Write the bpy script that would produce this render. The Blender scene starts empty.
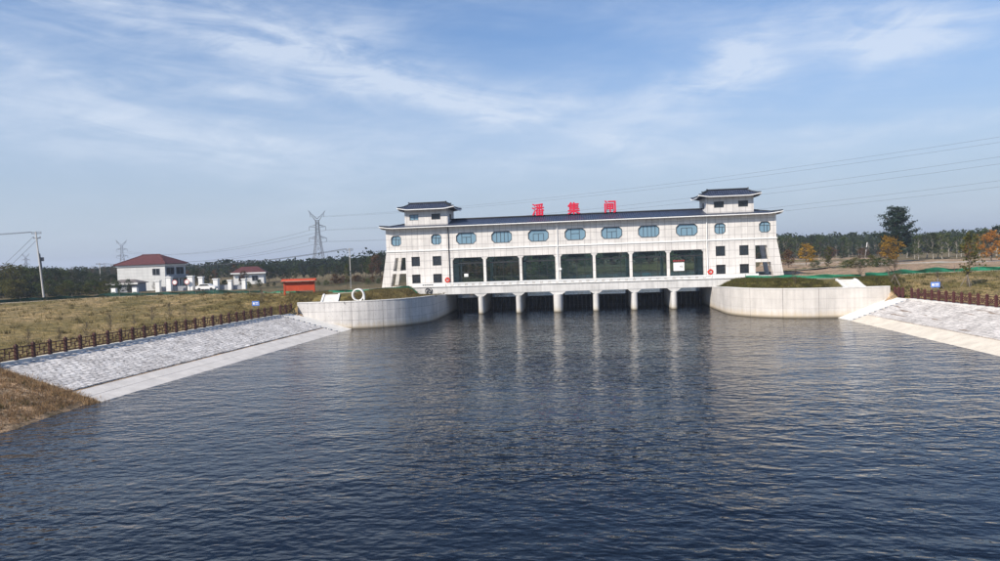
import bpy, bmesh, math, random
from mathutils import Vector, Matrix, noise
from mathutils.bvhtree import BVHTree
from mathutils.geometry import tessellate_polygon

random.seed(7)
S = bpy.context.scene
COL = S.collection
rad = math.radians

# ------------------------------------------------------------------ camera
CAM = Vector((0.51, -107.54, 9.08)); YAW, PITCH, ROLL, FPX = 0.116, -0.0354, -0.0349, 680.0
_f = Vector((-math.sin(YAW)*math.cos(PITCH), math.cos(YAW)*math.cos(PITCH), math.sin(PITCH)))
_r0 = Vector((math.cos(YAW), math.sin(YAW), 0)); _u0 = _r0.cross(_f)
_r = _r0*math.cos(ROLL) + _u0*math.sin(ROLL); _u = -_r0*math.sin(ROLL) + _u0*math.cos(ROLL)
cd = bpy.data.cameras.new('camera'); cam = bpy.data.objects.new('camera', cd); COL.objects.link(cam)
cd.sensor_width = 36; cd.lens = 36*FPX/1000; cd.clip_start = 0.5; cd.clip_end = 9000
m = Matrix((_r, _u, -_f)).transposed().to_4x4(); m.translation = CAM
cam.matrix_world = m
S.camera = cam

def ray(x, y):
    return _f + _r*((x-500)/FPX) - _u*((y-280.5)/FPX)
def at(x, y, depth):
    """the point seen at photo position x, y at that depth"""
    return CAM + ray(x, y)*depth
def atz(x, y, z):
    d = ray(x, y); return CAM + d*((z-CAM.z)/d.z)

# ------------------------------------------------------------------ sky, sun, exposure
SUN_EL, SUN_AZ = 40.0, 40.0        # azimuth: degrees to the left of straight behind the camera axis (-Y)
sd = Vector((-math.sin(rad(SUN_AZ))*math.cos(rad(SUN_EL)), -math.cos(rad(SUN_AZ))*math.cos(rad(SUN_EL)), math.sin(rad(SUN_EL))))
sl = bpy.data.lights.new('sun', 'SUN'); sl.energy = 4.9; sl.angle = rad(0.55); sl.color = (1, 0.915, 0.81)
so = bpy.data.objects.new('sun', sl); COL.objects.link(so)
so.location = (-60, -80, 120); so.rotation_euler = sd.to_track_quat('Z', 'Y').to_euler()

W = bpy.data.worlds.new('World'); S.world = W; W.use_nodes = True
nt = W.node_tree; N = nt.nodes; Lk = nt.links
bg = N['Background']
sky = N.new('ShaderNodeTexSky'); sky.sky_type = 'NISHITA'; sky.sun_disc = False
sky.sun_elevation = rad(SUN_EL); sky.sun_rotation = math.atan2(sd.x, sd.y)
sky.air_density = 1.0; sky.dust_density = 0.35; sky.ozone_density = 4.0; sky.altitude = 20
bg.inputs['Strength'].default_value = 0.10
W.cycles.sampling_method = 'MANUAL'; W.cycles.sample_map_resolution = 512

def mnode(nt, op, a, b=None, c=None, clamp=False):
    n = nt.nodes.new('ShaderNodeMath'); n.operation = op; n.use_clamp = clamp
    for i, v in enumerate((a, b, c)):
        if v is None: continue
        if isinstance(v, (int, float)): n.inputs[i].default_value = v
        else: nt.links.new(v, n.inputs[i])
    return n.outputs[0]
def wn(op, *a, **k): return mnode(nt, op, *a, **k)

tc = N.new('ShaderNodeTexCoord'); sx = N.new('ShaderNodeSeparateXYZ'); Lk.new(tc.outputs['Generated'], sx.inputs[0])
az = wn('ARCTAN2', sx.outputs[0], sx.outputs[1]); el = wn('ARCSINE', sx.outputs[2])
def wnoise(su, sv, rot, detail=6, rough=0.6, dist=0.0, off=0.0):
    u = wn('ADD', wn('MULTIPLY', az, math.cos(rot)), wn('MULTIPLY', el, math.sin(rot)))
    v = wn('SUBTRACT', wn('MULTIPLY', el, math.cos(rot)), wn('MULTIPLY', az, math.sin(rot)))
    cb = N.new('ShaderNodeCombineXYZ'); Lk.new(wn('MULTIPLY', u, su), cb.inputs[0]); Lk.new(wn('MULTIPLY', v, sv), cb.inputs[1]); cb.inputs[2].default_value = off
    t = N.new('ShaderNodeTexNoise'); t.inputs['Scale'].default_value = 1; t.inputs['Detail'].default_value = detail
    t.inputs['Roughness'].default_value = rough; t.inputs['Distortion'].default_value = dist
    Lk.new(cb.outputs[0], t.inputs['Vector']); return t.outputs[0]
fine = wnoise(5, 26, -0.10, 8, 0.62, 0.9, 3.1)          # wind-drawn fibres of cirrus
fine2 = wnoise(9, 30, 0.16, 8, 0.62, 0.8, 11.7)
veil = wnoise(1.6, 9, -0.05, 5, 0.55, 0.4, 5.3)         # thin veil over the whole sky
def sm(v, a, b):
    mr = N.new('ShaderNodeMapRange'); mr.interpolation_type = 'SMOOTHSTEP'
    mr.inputs['From Min'].default_value = a; mr.inputs['From Max'].default_value = b; Lk.new(v, mr.inputs['Value']); return mr.outputs[0]
cover = wn('MULTIPLY', sm(veil, 0.36, 0.76), 0.52)
def azel(x, y):
    d = ray(x, y).normalized(); return math.atan2(d.x, d.y), math.asin(d.z)
# the larger cirrus banks: centre and half sizes as read from the photograph, tilt in degrees (down to the right positive)
BANKS = [(465,100,105,17,8,.75),(395,88,90,9,14,.4),(715,78,62,22,-22,.80),(742,66,40,20,30,.55),(640,96,120,13,-4,.55),(865,28,62,20,6,.85),(890,44,40,12,-30,.5),(965,30,60,18,-8,.6),
         (170,22,200,22,8,.85),(330,40,70,24,-6,.6),(205,84,130,9,3,.55),(40,72,70,12,14,.55),(230,150,260,26,4,.35),(620,138,32,6,6,.5),(900,131,120,6,2,.4),(640,160,110,9,2,.35),(120,120,150,16,10,.3)]
tot = None
warp = wn('MULTIPLY', wn('SUBTRACT', wnoise(7, 12, 0.0, 4, 0.6, 0.0, 8.8), 0.5), 0.06)
warp2 = wn('MULTIPLY', wn('SUBTRACT', wnoise(6, 10, 0.3, 4, 0.6, 0.0, 1.4), 0.5), 0.11)
for (x, y, hx, hy, tilt, k) in BANKS:
    a0, e0 = azel(x, y); c, s = math.cos(rad(-tilt)), math.sin(rad(-tilt))
    da = wn('ADD', wn('SUBTRACT', az, a0), warp2); de = wn('ADD', wn('SUBTRACT', el, e0), warp)
    u = wn('MULTIPLY', wn('ADD', wn('MULTIPLY', da, c), wn('MULTIPLY', de, s)), FPX/hx)
    v = wn('MULTIPLY', wn('SUBTRACT', wn('MULTIPLY', de, c), wn('MULTIPLY', da, s)), FPX/hy)
    g = wn('MULTIPLY', wn('EXPONENT', wn('MULTIPLY', wn('ADD', wn('MULTIPLY', u, u), wn('MULTIPLY', v, v)), -0.8)), k)
    tot = g if tot is None else wn('ADD', tot, g)
fib = wn('ADD', wn('MULTIPLY', sm(fine, 0.30, 0.72), 0.65), wn('MULTIPLY', sm(fine2, 0.30, 0.75), 0.45))
clouds = wn('MINIMUM', wn('ADD', wn('MULTIPLY', tot, wn('ADD', fib, 0.12)), wn('MULTIPLY', cover, wn('ADD', wn('MULTIPLY', fib, 0.7), 0.3))), 0.9)
clouds = wn('MULTIPLY', clouds, 0.74)
mixc = N.new('ShaderNodeMix'); mixc.data_type = 'RGBA'
hzf = wn('MULTIPLY', wn('EXPONENT', wn('MULTIPLY', wn('POWER', wn('MAXIMUM', el, 0.0), 2.0), -17.0)), 0.93)     # pale air towards the horizon, all round
mixh = N.new('ShaderNodeMix'); mixh.data_type = 'RGBA'; tint = N.new('ShaderNodeMix'); tint.data_type = 'RGBA'; tint.blend_type = 'MULTIPLY'; tint.inputs[0].default_value = 1; Lk.new(sky.outputs[0], tint.inputs[6]); tint.inputs[7].default_value = (0.68, 0.965, 1.19, 1)
Lk.new(hzf, mixh.inputs[0]); Lk.new(tint.outputs[2], mixh.inputs[6]); mixh.inputs[7].default_value = (4.05, 4.65, 5.45, 1)
Lk.new(clouds, mixc.inputs[0]); Lk.new(mixh.outputs[2], mixc.inputs[6]); mixc.inputs[7].default_value = (6.3, 6.9, 7.8, 1)
Lk.new(mixc.outputs[2], bg.inputs['Color'])

S.view_settings.view_transform = 'Standard'; S.view_settings.look = 'None'
S.view_settings.exposure = 0.34; S.view_settings.gamma = 1.0; S.view_settings.use_curve_mapping = False
S.render.engine = 'CYCLES'; S.cycles.use_denoising = True; S.cycles.max_bounces = 8
S.cycles.transparent_max_bounces = 24; S.cycles.volume_bounces = 0

# ------------------------------------------------------------------ materials
MATS = {}
def mat(name, col, rough=0.8, var=0.15, scale=1.2, bump=0.0, bscale=20, metal=0.0, spec=0.3, col2=None, detail=5):
    if name in MATS: return MATS[name]
    m = bpy.data.materials.new(name); m.use_nodes = True; t = m.node_tree; b = t.nodes['Principled BSDF']
    b.inputs['Roughness'].default_value = rough; b.inputs['Metallic'].default_value = metal
    b.inputs['Specular IOR Level'].default_value = spec
    g = t.nodes.new('ShaderNodeNewGeometry')
    nz = t.nodes.new('ShaderNodeTexNoise'); nz.inputs['Scale'].default_value = scale; nz.inputs['Detail'].default_value = detail; nz.inputs['Roughness'].default_value = 0.65
    t.links.new(g.outputs['Position'], nz.inputs['Vector'])
    cr = t.nodes.new('ShaderNodeValToRGB'); e = cr.color_ramp.elements
    c2 = col2 or tuple(min(1, c*(1+var)) for c in col); c1 = tuple(c*(1-var) for c in col)
    e[0].position = 0.32; e[1].position = 0.68; e[0].color = (*c1, 1); e[1].color = (*c2, 1)
    t.links.new(nz.outputs[0], cr.inputs[0]); t.links.new(cr.outputs[0], b.inputs['Base Color'])
    if bump:
        n2 = t.nodes.new('ShaderNodeTexNoise'); n2.inputs['Scale'].default_value = bscale; n2.inputs['Detail'].default_value = 4
        t.links.new(g.outputs['Position'], n2.inputs['Vector'])
        bp = t.nodes.new('ShaderNodeBump'); bp.inputs['Strength'].default_value = 1; bp.inputs['Distance'].default_value = bump
        t.links.new(n2.outputs[0], bp.inputs['Height']); t.links.new(bp.outputs[0], b.inputs['Normal'])
    MATS[name] = m; return m

def vmath(t, op, a, b):
    n = t.nodes.new('ShaderNodeVectorMath'); n.operation = op
    for i, v in enumerate((a, b)):
        if isinstance(v, (tuple, list)): n.inputs[i].default_value = v
        elif v is not None: t.links.new(v, n.inputs[i])
    return n.outputs[0]
def ramp(t, v, stops):
    cr = t.nodes.new('ShaderNodeValToRGB'); e = cr.color_ramp.elements
    while len(e) < len(stops): e.new(0.5)
    for i, (p, c) in enumerate(stops): e[i].position = p; e[i].color = (*c, 1)
    t.links.new(v, cr.inputs[0]); return cr.outputs[0]
def tnoise(t, vec, scale, detail=5, rough=0.6, dist=0.0):
    n = t.nodes.new('ShaderNodeTexNoise'); n.inputs['Scale'].default_value = scale; n.inputs['Detail'].default_value = detail
    n.inputs['Roughness'].default_value = rough; n.inputs['Distortion'].default_value = dist
    if vec is not None: t.links.new(vec, n.inputs['Vector'])
    return n.outputs[0]
def tmix(t, fac, a, b, mode='MIX'):
    n = t.nodes.new('ShaderNodeMix'); n.data_type = 'RGBA'; n.blend_type = mode
    for i, v in ((0, fac), (6, a), (7, b)):
        if isinstance(v, (int, float)): n.inputs[i].default_value = v
        elif isinstance(v, tuple): n.inputs[i].default_value = (*v, 1)
        else: t.links.new(v, n.inputs[i])
    return n.outputs[2]

def clad(name, base, joint, bw, bh, mort=0.028, stain=None, rough=0.55, offset=0.0, bumpd=0.006, blot=0.06, holes=False):
    """stone or concrete in panels: thin joints, a little change from panel to panel, dust and run-off"""
    m = bpy.data.materials.new(name); m.use_nodes = True; t = m.node_tree; b = t.nodes['Principled BSDF']
    b.inputs['Roughness'].default_value = rough; b.inputs['Specular IOR Level'].default_value = 0.25
    g = t.nodes.new('ShaderNodeNewGeometry'); sp = t.nodes.new('ShaderNodeSeparateXYZ'); t.links.new(g.outputs['Position'], sp.inputs[0])
    u = mnode(t, 'ADD', sp.outputs[0], sp.outputs[1]); cb = t.nodes.new('ShaderNodeCombineXYZ')
    t.links.new(u, cb.inputs[0]); t.links.new(sp.outputs[2], cb.inputs[1])
    br = t.nodes.new('ShaderNodeTexBrick'); br.offset = offset; br.squash = 1
    br.inputs['Scale'].default_value = 1; br.inputs['Brick Width'].default_value = bw; br.inputs['Row Height'].default_value = bh
    br.inputs['Mortar Size'].default_value = mort; br.inputs['Mortar Smooth'].default_value = 0.2; br.inputs['Bias'].default_value = 0.0
    br.inputs['Color1'].default_value = (*base, 1); br.inputs['Color2'].default_value = (*[c*0.9 for c in base], 1); br.inputs['Mortar'].default_value = (*joint, 1)
    t.links.new(cb.outputs[0], br.inputs['Vector'])
    bl = tnoise(t, g.outputs['Position'], 0.45, 6, 0.65)
    streak = tnoise(t, vmath(t, 'MULTIPLY', g.outputs['Position'], (2.2, 2.2, 0.18)), 1.0, 5, 0.6)
    k = mnode(t, 'ADD', mnode(t, 'MULTIPLY', bl, 0.5), mnode(t, 'MULTIPLY', streak, 0.5))
    c = tmix(t, 1.0, br.outputs[0], ramp(t, k, [(0.32, (1-blot*2,)*3), (0.6, (1, 1, 1))]), 'MULTIPLY')
    if stain:      # mineral and silt stain just above the water line
        zz = mnode(t, 'ADD', sp.outputs[2], mnode(t, 'MULTIPLY', mnode(t, 'SUBTRACT', streak, 0.5), 1.3))
        mr = t.nodes.new('ShaderNodeMapRange'); mr.inputs['From Min'].default_value = 0.95; mr.inputs['From Max'].default_value = 0.15; t.links.new(zz, mr.inputs['Value'])
        c = tmix(t, mnode(t, 'MULTIPLY', mr.outputs[0], 0.75), c, stain)
        mr2 = t.nodes.new('ShaderNodeMapRange'); mr2.inputs['From Min'].default_value = 0.38; mr2.inputs['From Max'].default_value = 0.05; t.links.new(sp.outputs[2], mr2.inputs['Value'])
        c = tmix(t, mnode(t, 'MULTIPLY', mr2.outputs[0], 0.8), c, (0.09, 0.075, 0.05))
    if holes:      # tie-bolt marks of the formwork
        b2 = t.nodes.new('ShaderNodeTexVoronoi'); b2.inputs['Scale'].default_value = 1.7; b2.inputs['Randomness'].default_value = 0.12
        t.links.new(vmath(t, 'MULTIPLY', cb.outputs[0], (1, 1, 0)), b2.inputs['Vector'])
        mk = mnode(t, 'LESS_THAN', b2.outputs['Distance'], 0.085)
        c = tmix(t, mnode(t, 'MULTIPLY', mk, 0.65), c, (0.16, 0.155, 0.15))
    t.links.new(c, b.inputs['Base Color'])
    bp = t.nodes.new('ShaderNodeBump'); bp.inputs['Distance'].default_value = bumpd; bp.inputs['Strength'].default_value = 1
    hh = mnode(t, 'SUBTRACT', tnoise(t, g.outputs['Position'], 14, 3), mnode(t, 'MULTIPLY', br.outputs['Fac'], 1.5))
    t.links.new(hh, bp.inputs['Height']); t.links.new(bp.outputs[0], b.inputs['Normal'])
    MATS[name] = m; return m

M_CLAD = clad('cladding', (0.73, 0.695, 0.65), (0.40, 0.375, 0.36), 1.0, 1.25, 0.03, blot=0.12)
M_CONC = clad('concrete_wall', (0.66, 0.63, 0.595), (0.38, 0.36, 0.345), 2.4, 1.2, 0.02, stain=(0.50, 0.42, 0.30), rough=0.85, blot=0.16, holes=True)
M_CONC_R = clad('concrete_wall_cream', (0.665, 0.62, 0.565), (0.52, 0.48, 0.44), 2.4, 1.2, 0.015, stain=(0.56, 0.45, 0.30), rough=0.85, blot=0.13)
M_PIER = clad('pier_concrete', (0.66, 0.635, 0.60), (0.5, 0.48, 0.45), 3.0, 2.9, 0.015, stain=(0.46, 0.40, 0.29), rough=0.85, blot=0.14)
M_DECK = clad('bridge_concrete', (0.70, 0.68, 0.645), (0.5, 0.48, 0.46), 3.0, 5.0, 0.015, rough=0.85, blot=0.17)
M_WHITE = mat('white_paint', (0.78, 0.77, 0.74), 0.6, 0.06)
M_COPE = mat('coping_concrete', (0.66, 0.64, 0.60), 0.85, 0.12, 1.6, 0.004)
M_KERB = mat('pale_concrete', (0.64, 0.62, 0.575), 0.9, 0.14, 1.3, 0.006)
M_DARK = mat('dark_metal', (0.035, 0.037, 0.04), 0.5, 0.2, metal=0.3)
M_GATE = mat('gate_steel', (0.05, 0.052, 0.058), 0.6, 0.35, 2.0, metal=0.2)
M_RIB = mat('gate_rib_steel', (0.26, 0.26, 0.26), 0.6, 0.25, 2.0, metal=0.2)
M_INT = mat('interior_grey', (0.16, 0.155, 0.15), 0.9, 0.1)
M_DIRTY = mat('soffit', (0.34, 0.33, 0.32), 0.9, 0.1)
M_RED = mat('sign_red', (0.62, 0.012, 0.045), 0.45, 0.08)
M_ORANGE = mat('orange_red_board', (0.42, 0.055, 0.018), 0.6, 0.12, 0.8)
M_ROOFRED = mat('red_tile', (0.09, 0.028, 0.028), 0.8, 0.35, 2.2)
M_BLUE = mat('sign_blue', (0.10, 0.22, 0.62), 0.5, 0.1)
M_FENCE = mat('fence_brown', (0.062, 0.022, 0.017), 0.7, 0.3, 3)
M_FENCE2 = mat('fence_red_brown', (0.075, 0.024, 0.022), 0.7, 0.3, 3)
M_NETD = mat('net_dark_green', (0.008, 0.042, 0.030), 0.85, 0.45, 0.7)
M_NETG = mat('net_green', (0.018, 0.17, 0.092), 0.8, 0.4, 0.7)
M_STAKE = mat('grey_timber', (0.19, 0.165, 0.14), 0.9, 0.2)
M_POLE = mat('pole_concrete', (0.50, 0.48, 0.45), 0.9, 0.12)
M_STEEL = mat('galvanised_steel', (0.16, 0.165, 0.18), 0.6, 0.1, metal=0.3)
M_WIRE = mat('wire', (0.075, 0.08, 0.09), 0.6, 0.05)
M_BARK = mat('bark', (0.10, 0.078, 0.058), 0.95, 0.3, 5)
M_PALEBARK = mat('pale_bark', (0.30, 0.275, 0.235), 0.95, 0.25, 4)
M_HOUSE = clad('house_tile', (0.62, 0.62, 0.60), (0.42, 0.42, 0.42), 1.6, 0.8, 0.02, rough=0.7)
M_GREYWALL = mat('grey_wall', (0.30, 0.31, 0.335), 0.85, 0.15)
M_ROOFGREY = mat('grey_roof', (0.14, 0.12, 0.11), 0.85, 0.25, 2)

def roof_mat():
    m = bpy.data.materials.new('blue_grey_tile'); m.use_nodes = True; t = m.node_tree; b = t.nodes['Principled BSDF']
    g = t.nodes.new('ShaderNodeNewGeometry'); sp = t.nodes.new('ShaderNodeSeparateXYZ'); t.links.new(g.outputs['Position'], sp.inputs[0])
    rows = mnode(t, 'SINE', mnode(t, 'MULTIPLY', mnode(t, 'ADD', sp.outputs[0], 0), 2*math.pi/0.36))
    lay = mnode(t, 'FRACT', mnode(t, 'MULTIPLY', sp.outputs[2], 7.0))
    nz = tnoise(t, g.outputs['Position'], 1.4, 6, 0.7)
    c = ramp(t, nz, [(0.3, (0.022, 0.029, 0.052)), (0.55, (0.036, 0.047, 0.080)), (0.75, (0.07, 0.082, 0.118))])
    t.links.new(c, b.inputs['Base Color']); b.inputs['Roughness'].default_value = 0.42
    bp = t.nodes.new('ShaderNodeBump'); bp.inputs['Distance'].default_value = 0.05; bp.inputs['Strength'].default_value = 1
    t.links.new(mnode(t, 'ADD', rows, mnode(t, 'MULTIPLY', lay, 0.6)), bp.inputs['Height']); t.links.new(bp.outputs[0], b.inputs['Normal'])
    return m
M_ROOF = roof_mat()

def glass_mat(name, tint, body, bodymix, ior=1.5):
    """window glass: Fresnel mirror over a tinted see-through body"""
    m = bpy.data.materials.new(name); m.use_nodes = True; t = m.node_tree
    for n in list(t.nodes): t.nodes.remove(n)
    o = t.nodes.new('ShaderNodeOutputMaterial'); gl = t.nodes.new('ShaderNodeBsdfGlossy'); gl.inputs['Roughness'].default_value = 0.02
    tr = t.nodes.new('ShaderNodeBsdfTransparent'); tr.inputs[0].default_value = (*tint, 1)
    df = t.nodes.new('ShaderNodeBsdfDiffuse'); df.inputs[0].default_value = (*body, 1)
    mb = t.nodes.new('ShaderNodeMixShader'); mb.inputs[0].default_value = bodymix; t.links.new(tr.outputs[0], mb.inputs[1]); t.links.new(df.outputs[0], mb.inputs[2])
    fr = t.nodes.new('ShaderNodeFresnel'); fr.inputs['IOR'].default_value = ior
    mx = t.nodes.new('ShaderNodeMixShader'); t.links.new(fr.outputs[0], mx.inputs[0]); t.links.new(mb.outputs[0], mx.inputs[1]); t.links.new(gl.outputs[0], mx.inputs[2])
    t.links.new(mx.outputs[0], o.inputs[0]); return m
M_GLASSB = glass_mat('blue_film_glass', (0.25, 0.4, 0.5), (0.20, 0.33, 0.42), 0.85)
M_GLASSB2 = glass_mat('blue_film_glass_dark', (0.25, 0.4, 0.5), (0.12, 0.22, 0.32), 0.8)
M_GLASSB3 = glass_mat('blue_film_glass_pale', (0.25, 0.4, 0.5), (0.27, 0.40, 0.47), 0.9)
M_GLASSD = glass_mat('dark_glass', (0.25, 0.28, 0.3), (0.035, 0.045, 0.055), 0.6)
M_GLASSC = glass_mat('hall_glass', (0.74, 0.88, 0.87), (0.05, 0.07, 0.07), 0.02, 1.28)

def leaf_mat(name, stops, trans=0.3):
    m = bpy.data.materials.new(name); m.use_nodes = True; t = m.node_tree
    for n in list(t.nodes): t.nodes.remove(n)
    o = t.nodes.new('ShaderNodeOutputMaterial')
    g = t.nodes.new('ShaderNodeNewGeometry'); oi = t.nodes.new('ShaderNodeObjectInfo')
    v = mnode(t, 'ADD', mnode(t, 'MULTIPLY', tnoise(t, g.outputs['Position'], 0.9, 3), 0.55), mnode(t, 'ADD', mnode(t, 'MULTIPLY', oi.outputs['Random'], 0.28), mnode(t, 'MULTIPLY', g.outputs['Random Per Island'], 0.25)))
    c = ramp(t, v, stops)
    d = t.nodes.new('ShaderNodeBsdfDiffuse'); t.links.new(c, d.inputs[0])
    tl = t.nodes.new('ShaderNodeBsdfTranslucent'); t.links.new(c, tl.inputs[0])
    mx = t.nodes.new('ShaderNodeMixShader'); mx.inputs[0].default_value = trans
    t.links.new(d.outputs[0], mx.inputs[1]); t.links.new(tl.outputs[0], mx.inputs[2]); t.links.new(mx.outputs[0], o.inputs[0]); return m
L_GREEN = leaf_mat('leaf_green', [(0.3, (0.036, 0.056, 0.021)), (0.55, (0.066, 0.090, 0.032)), (0.8, (0.125, 0.135, 0.05))])
L_DARK = leaf_mat('leaf_dark', [(0.3, (0.018, 0.030, 0.017)), (0.55, (0.036, 0.052, 0.027)), (0.8, (0.068, 0.082, 0.04))])
L_CEDAR = leaf_mat('leaf_cedar', [(0.3, (0.012, 0.024, 0.019)), (0.55, (0.020, 0.038, 0.028)), (0.8, (0.040, 0.060, 0.042))], 0.15)
L_OLIVE = leaf_mat('leaf_olive', [(0.3, (0.050, 0.055, 0.018)), (0.55, (0.095, 0.095, 0.028)), (0.8, (0.17, 0.145, 0.04))])
L_YELLOW = leaf_mat('leaf_yellow', [(0.3, (0.20, 0.115, 0.016)), (0.55, (0.38, 0.22, 0.028)), (0.8, (0.52, 0.34, 0.05))])
L_ORANGE = leaf_mat('leaf_orange', [(0.3, (0.17, 0.07, 0.018)), (0.55, (0.30, 0.125, 0.026)), (0.8, (0.42, 0.20, 0.04))])
L_RUSSET = leaf_mat('leaf_russet', [(0.3, (0.065, 0.038, 0.022)), (0.55, (0.115, 0.062, 0.034)), (0.8, (0.165, 0.10, 0.055))])
L_TWIG = leaf_mat('twig_grey', [(0.3, (0.075, 0.066, 0.055)), (0.55, (0.115, 0.10, 0.085)), (0.8, (0.16, 0.145, 0.12))], 0.1)
L_GRASS = leaf_mat('grass_blade', [(0.28, (0.10, 0.095, 0.028)), (0.5, (0.22, 0.175, 0.07)), (0.8, (0.34, 0.26, 0.12))], 0.35)
L_GRASSG = leaf_mat('grass_blade_green', [(0.3, (0.055, 0.068, 0.016)), (0.55, (0.105, 0.105, 0.028)), (0.8, (0.19, 0.155, 0.05))], 0.35)
L_WEED = leaf_mat('dry_weed', [(0.28, (0.17, 0.105, 0.055)), (0.55, (0.34, 0.225, 0.12)), (0.8, (0.46, 0.33, 0.19))], 0.3)

# ------------------------------------------------------------------ mesh helpers
class MB:
    def __init__(s): s.v = []; s.f = []
    def add(s, vs, fs):
        o = len(s.v); s.v += [tuple(v) for v in vs]; s.f += [tuple(i+o for i in f) for f in fs]; return s
    def box(s, x0, x1, y0, y1, z0, z1):
        return s.add([(x0,y0,z0),(x1,y0,z0),(x1,y1,z0),(x0,y1,z0),(x0,y0,z1),(x1,y0,z1),(x1,y1,z1),(x0,y1,z1)],
                     [(0,3,2,1),(4,5,6,7),(0,1,5,4),(1,2,6,5),(2,3,7,6),(3,0,4,7)])
    def bar(s, a, b, w, h=None, up=(0,0,1)):
        a, b = Vector(a), Vector(b); d = (b-a).normalized(); up = Vector(up)
        if abs(d.dot(up)) > 0.99: up = Vector((0,1,0))
        x = d.cross(up).normalized()*(w/2); z = x.normalized().cross(d).normalized()*((h or w)/2)
        return s.add([a-x-z, a+x-z, a+x+z, a-x+z, b-x-z, b+x-z, b+x+z, b-x+z], [(0,1,2,3),(7,6,5,4),(0,4,5,1),(1,5,6,2),(2,6,7,3),(3,7,4,0)])
    def tube(s, pts, rs, n=8, caps=True):
        pts = [Vector(p) for p in pts]; base = len(s.v); rings = []
        if not isinstance(rs, (list, tuple)): rs = [rs]*len(pts)
        for i, p in enumerate(pts):
            d = (pts[min(i+1, len(pts)-1)]-pts[max(i-1, 0)]).normalized(); up = Vector((0,0,1)) if abs(d.z) < 0.9 else Vector((1,0,0))
            x = d.cross(up).normalized(); y = x.cross(d)
            for k in range(n):
                a = 2*math.pi*k/n; s.v.append(tuple(p+(x*math.cos(a)+y*math.sin(a))*rs[i]))
        for i in range(len(pts)-1):
            for k in range(n):
                a, b = base+i*n+k, base+i*n+(k+1) % n; s.f.append((a, b, b+n, a+n))
        if caps: s.f.append(tuple(base+k for k in range(n))[::-1]); s.f.append(tuple(base+(len(pts)-1)*n+k for k in range(n)))
        return s
    def prism(s, outer, holes, d0, d1, fn):
        """flat polygon with holes, given thickness from d0 to d1; fn(u, v, d) -> xyz"""
        loops = [outer]+list(holes); flat = [p for l in loops for p in l]; n = len(flat)
        tr = tessellate_polygon([[Vector((p[0], p[1], 0)) for p in l] for l in loops])
        vs = [fn(p[0], p[1], d0) for p in flat]+[fn(p[0], p[1], d1) for p in flat]
        fs = [tuple(t) for t in tr]+[tuple(i+n for i in reversed(t)) for t in tr]; o = 0
        for l in loops:
            for k in range(len(l)): a, b = o+k, o+(k+1) % len(l); fs.append((a, b, b+n, a+n))
            o += len(l)
        return s.add(vs, fs)
    def mirror_x(s):
        s.v = [(-x, y, z) for x, y, z in s.v]; s.f = [f[::-1] for f in s.f]; return s
    def mesh(s, name, recalc=True, smooth=False, shift=(0,0,0)):
        me = bpy.data.meshes.new(name); me.from_pydata([(v[0]-shift[0], v[1]-shift[1], v[2]-shift[2]) for v in s.v], [], s.f)
        if recalc:
            b = bmesh.new(); b.from_mesh(me); bmesh.ops.recalc_face_normals(b, faces=b.faces); b.to_mesh(me); b.free()
        if smooth: me.shade_smooth()
        me.update(); return me
    def build(s, name, material, parent=None, recalc=True, smooth=False, local=False):
        """one mesh object; coordinates are world ones unless local is set"""
        if parent is not None: sh = (0,0,0) if local else wloc(parent)
        else:
            xs, ys, zs = zip(*s.v); sh = ((min(xs)+max(xs))/2, (min(ys)+max(ys))/2, min(zs))
        me = s.mesh(name, recalc, smooth, sh); me.materials.append(material)
        o = bpy.data.objects.new(name, me); COL.objects.link(o)
        if parent is not None: o.parent = parent
        else: o.location = sh
        return o
def wloc(o):
    v = Vector(o.location); p = o.parent
    while p: v += Vector(p.location); p = p.parent
    return v
def tag(o, label=None, cat=None, group=None, kind=None):
    if label: o['label'] = label
    if cat: o['category'] = cat
    if group: o['group'] = group
    if kind: o['kind'] = kind
    return o
def thing(name, label, cat, loc=(0,0,0), rz=0.0, group=None):
    o = bpy.data.objects.new(name, None); COL.objects.link(o); o.location = loc; o.rotation_euler = (0,0,rz); o.empty_display_size = 0.5
    return tag(o, label, cat, group)
def copy_tree(o, parent=None):
    c = o.copy(); COL.objects.link(c); c.parent = parent
    for ch in list(o.children): copy_tree(ch, c)
    return c
XZ = lambda u, v, d: (u, d, v)
def lerp(a, b, t): return a+(b-a)*t
def fbm(x, y, z=0.0, o=4): return noise.fractal(Vector((x, y, z)), 1.0, 2.0, o)
def smooth01(t): t = max(0, min(1, t)); return t*t*(3-2*t)
#--PART2--
# ------------------------------------------------------------------ plan of the site
def wall_path(side):
    """front face of a wing wall, from the abutment out to its end on the bank"""
    p = [(20.7, 1.5), (20.7, -1), (20.7, -4), (20.7, -6.5)]
    for k in range(13):
        a = rad(90*k/12); p.append((30.7-10*math.cos(a), -9-10*math.sin(a)))
    p += [(33, -19), (35.5, -19), (37.9, -19), (38.5, -19)] if side > 0 else [(33, -19), (35.5, -19), (37.7, -19)]
    return [(side*x, y) for x, y in p]
def path_at(p, s):
    for i in range(len(p)-1):
        l = math.dist(p[i], p[i+1])
        if s <= l or i == len(p)-2:
            t = s/l; d = ((p[i+1][0]-p[i][0])/l, (p[i+1][1]-p[i][1])/l)
            return (lerp(p[i][0], p[i+1][0], t), lerp(p[i][1], p[i+1][1], t)), d
        s -= l
def path_len(p): return sum(math.dist(p[i], p[i+1]) for i in range(len(p)-1))
WALL_TOP = 3.66
def wall_top(s): return lerp(3.22, WALL_TOP, smooth01(s/14))     # the wall drops a little towards the abutment
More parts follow.
